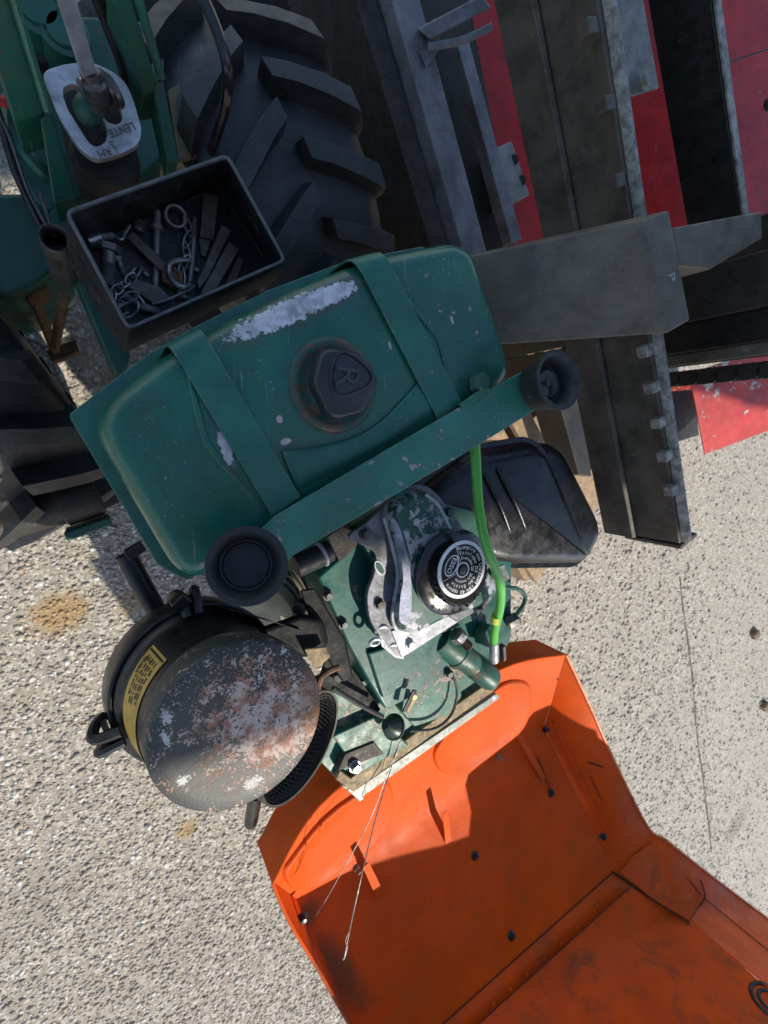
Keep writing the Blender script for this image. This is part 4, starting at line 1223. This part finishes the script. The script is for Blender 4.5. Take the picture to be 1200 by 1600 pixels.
def orange(name, dirty, sh=1.0):
    m = Mat(name, 0, .5, .16)
    O = (.66 * sh, .084 * sh, .004)
    c = m.mix(m.step(m.noise(8, 4, .6), .3, .7), tuple(x * .85 for x in O), tuple(min(1, x * 1.08) for x in O))
    # rubbed, dulled primer haze
    c = m.mix(m.step(m.noise(11, 5, .65, .5, off=4), .46, .74, 0, .5), c, (.42, .085, .018))
    c = m.mix(m.step(m.noise(16, 7, .75, .8, off=9), .55 - .08 * dirty, .74, 0, .35 + .4 * dirty), c, (.085, .055, .03))
    sp = m.step(m.noise(190, 3, .5, off=1), .73, .75)
    c = m.mix(sp, c, (.05, .02, .01))
    if dirty:
        for (px, py, z, a, b, r_) in ((870, 1545, .62, .06, .10, .5), (830, 1600, .62, .05, .06, .2)):
            c = m.mix(m.op('MULTIPLY', m.blob(V(px, py, z), (a, b), r_, .5, 18, .3, 1.1), .7), c, (.075, .05, .028))
    else:
        for (px, py, z, a, b, r_) in ((520, 1490, .56, .035, .11, .5), (590, 1590, .58, .07, .05, .2), (480, 1425, .56, .03, .03, 0)):
            c = m.mix(m.op('MULTIPLY', m.blob(V(px, py, z), (a, b), r_, .5, 18, .3, 1.1), .75), c, (.09, .06, .03))
    m.set(Base_Color=c, Roughness=m.lin(m.noise(30, 5, off=2), .3, .7, .46, .66))
    m.bump(m.noise(120, 6, .65), .0006, .5)
    return m.m
M_orange = orange('orange_paint', 0)
M_orange_d = orange('dull_orange_paint', 1, .92)
M_orange_e = plain('pale_orange_edge', (.68, .20, .07), .5, 0, .25, 50, (.3, .14, .08), .4)  # paler orange than the panels, for the right-hand rim
M_seam = plain('grime_filled_seam', (.03, .018, .012), .8, 0, .4, 60)
hood()

# ---- tool box welded behind the tank
ZR, ZF = .765, .675
def toolbox():
    rim = VV([(100, 330), (356, 240), (448, 408), (200, 517)], ZR)
    bot = VV([(101, 398), (341, 286), (436, 436), (192, 553)], ZF)
    def rr(q, d, r=.006): return fillet(inset(q, d), r, 3)
    mb = MB()
    # bowed long edges
    O = rr(rim, 0); I = rr(rim, .0028); Ob = rr(bot, 0); Ib = [p + UP * .003 for p in rr(bot, .0028)]
    mb.loft([Ob, O, I, Ib], True, True)
    tb = mb.build('tool_box', M_boxp, T, .0008)
    MB().tube(rr(rim, .0014), .0017, 6, closed=True).build('box_rim', M_boxrim, tb)
    return rim, bot
M_boxp = plain('scraped_black_box_paint', (.014, .016, .020), .42, .1, .4, 22, (.085, .07, .055), .5, .0009, edge=(.22, .22, .24))
M_boxrim = plain('worn_box_rim', (.13, .133, .14), .45, .4, .3, 60, (.05, .045, .04), .5)
toolbox()
zf = ZF + .004
def pz(px, py, dz=.008): return V(px, py, zf + dz)
def bolt_thing(p0, p1, r, hd, label, mat=M_dsteel, nut=None, group='bolts in the tool box'):
    a, b = pz(*p0, r + .001), pz(*p1, r + .001)
    d = (b - a).normalized(); L = (b - a).length
    t = thing('bolt', at_z(a, zf), label, 'bolt', group)
    prof = [(r, 0)] + [((r if i % 2 else r * .9), L * .35 + L * .62 * i / 30) for i in range(31)] + [(r * .8, L)]
    MB().lathe(a, d, prof, 14).build('shank', mat, t, 0, 30)
    if hd: MB().hexa(a - d * hd, d, r * 1.75, hd, .1).build('head', M_rust if mat is M_rust else mat, t, .0006)
    if nut is not None: MB().hexa(a + d * (L * nut), d, r * 1.7, r * 1.3, .1).build('nut', mat, t, .0006)
M_bolt = plain('greasy_bolt_steel', (.27, .26, .25), .42, .5, .35, 70, (.09, .055, .03), .6, .0006)
bolt_thing((170, 394), (168, 446), .0068, .007, 'thick rusty-headed bolt at the left of the tool box', M_rustbolt if 'M_rustbolt' in globals() else M_bolt)
bolt_thing((246, 330), (243, 450), .0038, 0, 'long greasy stud with a collar nut in the middle of the tool box', M_bolt, .18)
bolt_thing((216, 362), (219, 345), .0048, 0, 'short stud standing near the rear wall of the tool box', M_bolt)
bolt_thing((310, 422), (292, 418), .0030, 0, 'small pin lying beside the ring hook in the tool box', M_bolt)
bolt_thing((224, 388), (236, 402), .0034, .004, 'small bolt half hidden under the thin steel strip', M_bolt)
bolt_thing((186, 408), (196, 432), .0030, .004, 'small bolt beside the thick rusty-headed bolt', M_bolt)
bolt_thing((330, 440), (352, 424), .0036, .004, 'bolt tucked under the flat keys at the right', M_bolt)
bolt_thing((232, 432), (216, 414), .0028, 0, 'short pin between the chain heap and the long stud', M_bolt)
bolt_thing((284, 462), (304, 470), .0038, .005, 'bolt lying against the front wall of the tool box', M_bolt)
# socket with chrome
def socket():
    t = thing('socket', pz(140, 376, 0), 'small chromed socket against the left wall of the tool box', 'socket')
    a, b = pz(136, 377, .010), pz(157, 370, .010)
    MB().lathe(a, b - a, [(.0062, 0), (.0072, .001), (.0072, (b - a).length * .55), (.0058, (b - a).length * .7), (.0058, (b - a).length)], 20).build('sleeve', M_zinc, t, 0, 35)
    MB().cyl(b, pz(178, 368, .010), .0035, None, 10).build('drive_bar', M_bolt, t)
socket()
def ring():
    c = pz(273, 340, .004)
    o = MB().lathe(c, (UP + FWD * .15), [(.0085, -.004), (.0112, -.004), (.0118, -.002), (.0118, .006), (.0108, .0075), (.0088, .0075), (.0082, .006), (.0082, -.003), (.0085, -.004)], 32, None, False, False).build('steel_ring', M_bolt, None, 0, 40)
    tag(o, 'round steel bush ring near the rear wall of the tool box', 'ring')
ring()
def wedge(pts, label, h=.007, lift=.0, mat=None, name='steel_wedge'):
    P = [pz(a, b, lift + h) for a, b in pts]
    o = MB().plate(P, UP * h).build(name, mat or M_wedge, None, .0012)
    tag(o, label, 'metal key', 'flat steel keys in the tool box')
M_wedge = plain('oil_stained_flat_steel', (.12, .108, .09), .5, .3, .45, 45, (.13, .09, .05), .5, .0012)
wedge([(318, 300), (343, 306), (334, 375), (312, 370)], 'upright flat steel key by the rear right corner of the tool box', .006, .004)
wedge([(310, 370), (332, 368), (322, 402), (314, 398)], 'short tapered steel key below the rear right corner of the tool box', .006)
wedge([(347, 350), (362, 360), (327, 432), (312, 452), (308, 440)], 'long flat steel key, left of the two leaning at the right', .009, .004)
wedge([(358, 376), (374, 390), (336, 456), (312, 460)], 'long flat steel key, right of the two leaning at the right', .010, .008)
wedge([(372, 398), (382, 404), (370, 440), (350, 446)], 'stub of flat steel at the right wall of the tool box', .006)
wedge([(196, 370), (208, 361), (262, 412), (252, 424)], 'thin dark steel strip lying across the long stud', .003, .010)
wedge([(198, 448), (214, 436), (250, 448), (268, 466), (240, 474), (222, 462)], 'flat pointed steel offcut at the front of the tool box', .005, .004)
def nut():
    t = MB().lathe(pz(268, 436, .0), UP, [(.0125, 0), (.0125, .010), (.011, .012), (.007, .012), (.0065, .009), (.001, .009)], 6).build('hex_nut', M_rust, None, .0008)
    tag(t, 'rusty hexagon nut under the wire hook in the tool box', 'nut')
nut()
def wire(pts, r, name, label, cat, mat=M_steel, lift=.012, grp=None):
    o = MB().tube(catmull([V(a, b, zf + lift + .003 * math.sin(i * 1.7)) for i, (a, b) in enumerate(pts)], 7), r, 8).build(name, mat)
    tag(o, label, cat, grp)
M_wire = plain('dull_wire', (.42, .42, .43), .36, .6, .3, 70, (.1, .07, .05), .5)
wire([(296, 406), (278, 407), (266, 413), (265, 428), (274, 443), (288, 449), (297, 444)], .0026, 'wire_hook', 'bent steel wire hook beside the hexagon nut in the tool box', 'hook', M_wire, .016)
wire([(238, 475), (262, 468), (296, 452), (304, 446)], .0013, 'thin_rod', 'thin steel rod with a flat end at the front of the tool box', 'rod', M_wire, .014)
wire([(304, 340), (303, 372), (301, 405), (297, 440)], .0021, 'steel_rod', 'straight dark rod lying beside the flat keys', 'rod', M_bolt, .012)
wire([(178, 368), (190, 374), (196, 364), (203, 352)], .0014, 'twisted_wire', 'twisted bit of wire at the rear of the tool box', 'wire', M_wire, .012)
wire([(216, 478), (232, 482), (246, 486)], .0042, 'steel_pin', 'short thick pin with a rounded end at the front wall', 'pin', M_bolt, .006)
def chain(path, n, r, w, label):
    P = catmull([V(a, b, zf + .010) for a, b in path], 12)
    t = thing('chain', at_z(P[0], zf), label, 'chain', 'small chains in the tool box')
    cum = [0]
    for i in range(1, len(P)): cum.append(cum[-1] + (P[i] - P[i - 1]).length)
    for k in range(n):
        s = cum[-1] * (k + .5) / n
        i = max(j for j in range(len(P)) if cum[j] <= s); i = min(i, len(P) - 2)
        c = P[i].lerp(P[i + 1], (s - cum[i]) / max(1e-9, cum[i + 1] - cum[i]))
        d = (P[i + 1] - P[i]).normalized(); side = d.cross(UP).normalized()
        tilt = .35 if k % 2 else -.75
        u = (side * math.cos(tilt) + UP * math.sin(tilt))
        hl = cum[-1] / n * .78
        MB().tube([c + d * hl * math.cos(q * math.pi / 7) * 1.0 + u * w * math.sin(q * math.pi / 7) + UP * random.uniform(0, .0006) for q in range(14)], r, 6, closed=True).build('chain_link', M_wire, t)
chain([(216, 420), (204, 436), (186, 450), (176, 460), (180, 474), (194, 470), (208, 462), (222, 478)], 9, .0011, .0042, 'light steel chain heaped at the front left of the tool box')
chain([(290, 344), (296, 364), (290, 384), (292, 402), (284, 420), (286, 440)], 5, .0010, .0036, 'thin chain lying between the ring and the wire hook')
wire([(200, 488), (186, 494), (178, 486), (190, 476), (212, 470), (216, 482), (206, 494), (190, 497)], .0013, 'split_ring', 'loose wire ring at the front left corner', 'ring', M_wire, .012)

# ---- handles, gear gate and linkage at the rear
def rear():
    # two angle-section side rails
    def rail(outer, inner, z0, z1, name='side_rail'):
        m = MB()
        A = [V(outer[0][0], outer[0][1], z0), V(outer[1][0], outer[1][1], z1)]
        B = [V(inner[0][0], inner[0][1], z0), V(inner[1][0], inner[1][1], z1)]
        m.loft([[a, b, b - UP * .06, a - UP * .06] for a, b in zip(A, B)])
        return m.build(name, M_green_dk2, T, .002)
    r1 = rail(((246, 132), (196, -40)), ((222, 136), (164, -40)), .70, .775)
    MB().loft([[V(a, b, z), V(c, d, z), at_z(V(c, d, z), z - .04), at_z(V(a, b, z), z - .04)] for (a, b, c, d, z) in ((256, 126, 236, 128, .694), (280, 252, 262, 254, .66))]).build('rail_foot', M_green_dk2, r1, .002)
    MB().tube([V(205, -40, .78), V(252, 120, .703)], .004, 8).build('rail_lip', M_green, r1)
    r2 = rail(((70, 176), (8, -40)), ((22, 190), (-50, -30)), .70, .775)
    MB().loft([[V(a, b, z), V(c, d, z), at_z(V(c, d, z), z - .05), at_z(V(a, b, z), z - .05)] for (a, b, c, d, z) in ((80, 172, 62, 184, .70), (119, 308, 84, 318, .66))]).build('rail_foot', M_green_dk2, r2, .002)
    MB().tube([V(10, -40, .78), V(74, 172, .706)], .0035, 8).build('rail_lip', M_green, r2)
    # gearbox housing below
    gb = MB().down(fillet(VV([(-30, 60), (120, 20), (235, 30), (262, 240), (190, 300), (60, 330), (0, 220)], .56), .02, 4), .30).build('gearbox', M_green_dk, T, .008, segs=3)
    MB().down(fillet(VV([(-60, 300), (80, 300), (105, 400), (70, 440), (10, 470), (-60, 440)], .50), .02, 4), .26).build('transmission_case', M_green_dk, gb, .008, segs=3)
    MB().down(fillet(VV([(75, 330), (120, 312), (205, 560), (182, 586)], .60), .006, 3), .50).build('frame_rail', M_green_dk, gb, .004)
    for (px, py, r_) in ((60, 8, .026), (100, 45, .024)):
        c = V(px, py, .615)
        MB().lathe(c, UP, [(r_ * 1.05, -.07), (r_, -.01), (r_ * .98, -.002), (r_ * .8, 0), (r_ * .7, -.002), (r_ * .62, .001), (r_ * .2, .001)], 28).build('gearbox_boss', M_green_dk2, gb, 0, 40)
    for (px, py) in ((62, 75), (30, 95)):
        c = V(px, py, .58)
        MB().lathe(c, UP, [(.013, -.03), (.013, 0), (.009, .002), (.008, -.004), (.001, -.004)], 16).build('socket_plug', M_castiron, gb, 0, 35)
    MB().lathe(V(205, 80, .55), UP, [(.04, -.03), (.036, 0), (.02, .004)], 24).build('brown_cover', M_cover, gb, 0, 50)
    MB().plate(VV([(262, 140), (280, 130), (310, 245), (280, 250)], .56), UP * .01).build('guard', M_cover, gb, .002)
    # gear gate
    zg = .690
    outl = fillet(VV([(64, 112), (100, 100), (140, 96), (170, 108), (196, 126), (210, 160), (222, 205), (216, 226), (190, 240), (150, 250), (128, 236), (92, 186), (78, 150)], zg), .008, 4)
    gate = MB()
    hole1 = [V(a, b, zg) for a, b in ((96, 138), (112, 130), (124, 136), (135, 146), (150, 172), (168, 200), (166, 222), (150, 230), (138, 222), (122, 196), (104, 168))]
    hole2 = [V(a, b, zg) for a, b in ((162, 152), (176, 150), (190, 172), (192, 188), (182, 196), (166, 190), (158, 176))]
    hole3 = [V(a, b, zg) for a, b in ((124, 116), (134, 112), (140, 122), (136, 134), (126, 132))]
    bm = bmesh.new()
    loops = []
    for lp in (outl, fillet(hole1, .005, 3), fillet(hole2, .005, 3), fillet(hole3, .003, 3)):
        vs = [bm.verts.new(p) for p in lp]
        loops += [bm.edges.new((vs[i], vs[(i + 1) % len(vs)])) for i in range(len(vs))]
    bmesh.ops.triangle_fill(bm, use_beauty=True, use_dissolve=False, edges=loops)
    r_ = bmesh.ops.extrude_face_region(bm, geom=list(bm.faces))
    for v in r_['geom']:
        if isinstance(v, bmesh.types.BMVert): v.co.z -= .009
    bm.verts.index_update()
    gate.add([v.co.copy() for v in bm.verts], [[v.index for v in f.verts] for f in bm.faces]); bm.free()
    g = gate.build('gear_gate', M_alu, T, .0012)
    tx = MB()
    rd = V(170, 208, zg) - V(205, 196, zg); up_ = V(190, 215, zg) - V(186, 203, zg)
    tx.text('LENTE', .0095, V(190, 202, zg + .0004), rd, up_, .0004)
    rd2 = V(160, 240, zg) - V(182, 234, zg); up2 = V(174, 246, zg) - V(170, 234, zg)
    tx.text('RM', .0095, V(163, 238, zg + .0004), rd2, up2, .0004)
    tx.text('1', .0095, V(181, 233, zg + .0004), rd2, up2, .0004)
    tx.text('2', .0085, V(176, 225, zg + .0004), rd2, up2, .0004)
    tx.build('cast_lettering', M_dletter, g, flat=True)
    MB().down(fillet(VV([(84, 150), (140, 120), (205, 165), (208, 215), (170, 232), (130, 225)], zg - .03), .008, 3), .55).build('gate_pedestal', M_castiron, g, .003)
    MB().lathe(V(165, 246, .62), UP, [(.034, -.05), (.034, 0), (.030, .006), (.018, .008)], 28).build('pedestal_base', M_castiron, g, 0, 45)
    # gear lever
    lv = MB()
    a, b = V(139, 116, .745), V(92, -40, .84)
    wv = (V(160, 110, .745) - V(120, 122, .745))
    lv.box(a, b, wv, .0125, .005)
    lever = lv.build('gear_lever', M_bar, T, .001)
    MB().tube(catmull([V(140, 112, .745), V(146, 130, .738), V(152, 150, .728), V(158, 168, .718)], 5), [.0085] * 5 + [.0105] * 6 + [.009] * 5, 12).build('lever_yoke', M_dsteel, lever)
    for k, (px, py) in enumerate(((140, 148), (152, 142), (166, 136), (176, 143))):
        c = V(px, py, .722)
        MB().lathe(c, V(170, 140, .722) - V(140, 152, .722), [(.0125, -.003), (.0135, 0), (.0125, .003)], 20).build('yoke_washer', M_dsteel if k else M_zinc, lever, .0004)
    MB().lathe(V(138, 172, .700), UP, [(.004, -.02), (.0105, -.010), (.0125, 0), (.0105, .009), (.004, .012)], 24).build('ball_joint', M_green_dk, lever, 0, 60)
    # cables
    cb = [((142, -20, .74), (165, 40, .72), (186, 95, .70), (200, 150, .66), (206, 200, .60), (205, 245, .55)), ((152, -20, .74), (176, 45, .715), (197, 110, .69), (204, 180, .63), (210, 240, .56)), ((310, -20, .70), (340, 50, .70), (355, 110, .69), (352, 165, .66), (336, 220, .60), (326, 250, .55))]
    for k, l in enumerate(cb):
        MB().tube(catmull(VV(l), 8), (.0036, .003, .0058)[k], 10).build('control_cable', M_gloss if k == 2 else M_black, T)
    MB().tube(catmull(VV([(-15, 150, .66), (15, 215, .65), (45, 300, .66), (78, 362, .665)]), 8), .0016, 8).build('steel_rod', M_dsteel, T)
    MB().tube(catmull(VV([(-20, 130, .64), (4, 200, .63), (25, 270, .62), (62, 350, .60)]), 8), .004, 8).build('control_cable', M_black, T)
    # red ring and clutch arm at the left edge
    MB().torus(V(2, 128, .64), (UP + LAT * .3).normalized(), .018, .005).build('red_seal', M_red, T)
    MB().tube(catmull(VV([(20, 150, .62), (18, 190, .62), (30, 225, .62), (60, 262, .62), (78, 275, .61)]), 5), .008, 10).build('clutch_arm', M_green_dk2, T)
    MB().plate(VV([(30, 168), (36, 172), (52, 225), (50, 235)], .66), UP * .002).build('bright_shim', M_steel, T, .0004)
    # upright tube socket beside the tool box, with rod end
    s0 = V(86, 372, .70); s1 = at_z(s0, .58)
    sk = MB().lathe(s1, UP, [(.0125, 0), (.0135, .005), (.0135, .118), (.012, .121), (.0098, .118), (.0095, .07), (.001, .07)], 24).build('tube_socket', M_dsteel, T, 0, 40)
    MB().cyl(V(62, 300, .69), V(86, 372, .68), .0016, None, 8).build('socket_rod', M_dsteel, sk)
    MB().cyl(V(100, 462, .55), V(86, 540, .44), .006, None, 10).build('socket_stay', M_rust, sk)
    # rusty drawbar bracket seen through the gap
    br = MB().down(VV([(32, 442), (68, 425), (75, 450), (42, 470)], .48), .42).build('draw_bracket', M_rust, T, .003)
    MB().box(V(52, 460, .45), V(86, 548, .36), LAT, .012, .014).build('bracket_arm', M_rust, br, .002)
    MB().down(VV([(72, 548), (118, 530), (124, 550), (82, 566)], .36), .33).build('bracket_foot', M_rust, br, .002)
    # left-hand axle hub with lynch pin
    h0 = V(152, 768, .42); h1 = V(10, 815, .42)
    hb = MB().lathe(h0, h1 - h0, [(.034, 0), (.036, .004), (.036, .05), (.031, .054), (.028, .075), (.026, .16), (.036, .19), (.036, .25)], 28).build('axle_hub', M_hub, T, 0, 40)
    d = (h1 - h0).normalized()
    sdv = d.cross(UP).normalized()
    for s_, nm in ((1, 'hub_flange'), (-1, 'hub_flange')):
        c = h0 + d * .012 + sdv * s_ * .046
        MB().box(c - d * .012 + UP * .0, c + d * .05, sdv, .014, .05).build(nm, M_green_dk2, hb, .003)
    pc = h0 + d * .028 - sdv * .062 + UP * .01
    pc2 = V(106, 731, .47)
    MB().torus(pc2, (CAM - pc2), .013, .0035, 24, 8).build('lynch_pin', M_zinc, hb)
    MB().tube(catmull(VV([(160, 818, .42), (172, 823, .42), (184, 824, .42)]), 4), .0025, 8).build('pin_tail', M_dsteel, hb)
M_green_dk2 = worn_paint('handle_green_paint', (.010, .092, .058), .4, (.20, .09, .06), .72, 70, dirt_amt=.4)
M_hub = plain('rusty_black_hub', (.03, .024, .02), .6, .2, .4, 30, (.075, .05, .035), .6, .0012)
M_cover = plain('brown_bakelite', (.16, .12, .06), .5, 0, .3, 30, (.05, .04, .03), .5)
M_dletter = plain('letter_grime', (.16, .15, .14), .6, .3, .3)
rear()

# ---- wheels with chevron-lug tyres
def wheel(c, ax, Ro, W, phase, mir):
    ax = ax.normalized()
    e1 = ax.cross(UP).normalized(); e2 = e1.cross(ax).normalized()
    if e2.z < 0: e2 = -e2
    def P(th, r, s): return c + ax * s + (e1 * math.cos(th) + e2 * math.sin(th)) * r
    N = 72
    prof = [(.52, -.36), (.60, -.44), (.74, -.50), (.86, -.50), (.915, -.46), (.935, -.36), (.945, -.18), (.95, 0), (.945, .18), (.935, .36), (.915, .46), (.86, .50), (.74, .50), (.60, .44), (.52, .36)]
    rings = [[P(2 * math.pi * k / N, r * Ro, s * W) for r, s in prof] for k in range(N)]
    rings.append(rings[0])
    w = MB().loft(rings, False, False, True).build('wheel', M_tyre, T, 0, 50)
    nl = 20
    for k in range(nl):
        for sgn in (-1, 1):
            t0 = 2 * math.pi * (k + (0.5 if sgn > 0 else 0)) / nl + phase
            rows = []
            for (u, dt, r0) in ((.02, 0, .945), (.14, .045, .945), (.30, .12, .938), (.46, .20, .918), (.515, .235, .87), (.52, .26, .80)):
                t = t0 + dt * mir
                hh = .10 if u < .47 else (.05 if u < .517 else .02)
                wd = .056 + .030 * u
                rows.append((t, u * sgn * W, r0 * Ro - .004, (r0 + hh) * Ro if u < .517 else (r0 + .035) * Ro, wd))
            rg = []
            for (t, s, ri, ro, wd) in rows:
                rg.append([P(t - wd, ri, s), P(t - wd * .72, ro, s), P(t + wd * .72, ro, s), P(t + wd, ri, s)])
            MB().loft(rg).build('tread_lug', M_tyre, w, .012, 45, segs=3)
    rim = [(.52, -.34), (.50, -.30), (.42, -.25), (.40, -.05), (.12, -.02), (.12, .04), (.40, .06), (.42, .25), (.50, .30), (.52, .34)]
    rr = [[P(2 * math.pi * k / 40, r * Ro, s * W) for r, s in rim] for k in range(40)]; rr.append(rr[0])
    MB().loft(rr, False, False, True).build('rim', M_cream, w, 0, 40)
    return w
wax = (V(560, 240, .55) - V(330, 330, .55)); wax.z = 0; wax.normalize()
wc = V(446, 240, .56)
wheel(Vector((wc.x, wc.y, .30)), wax, .30, .245, .10, -1)
wl = V(-235, 475, .56)
wheel(Vector((wl.x, wl.y, .30)), wax, .30, .21, .25, -1)
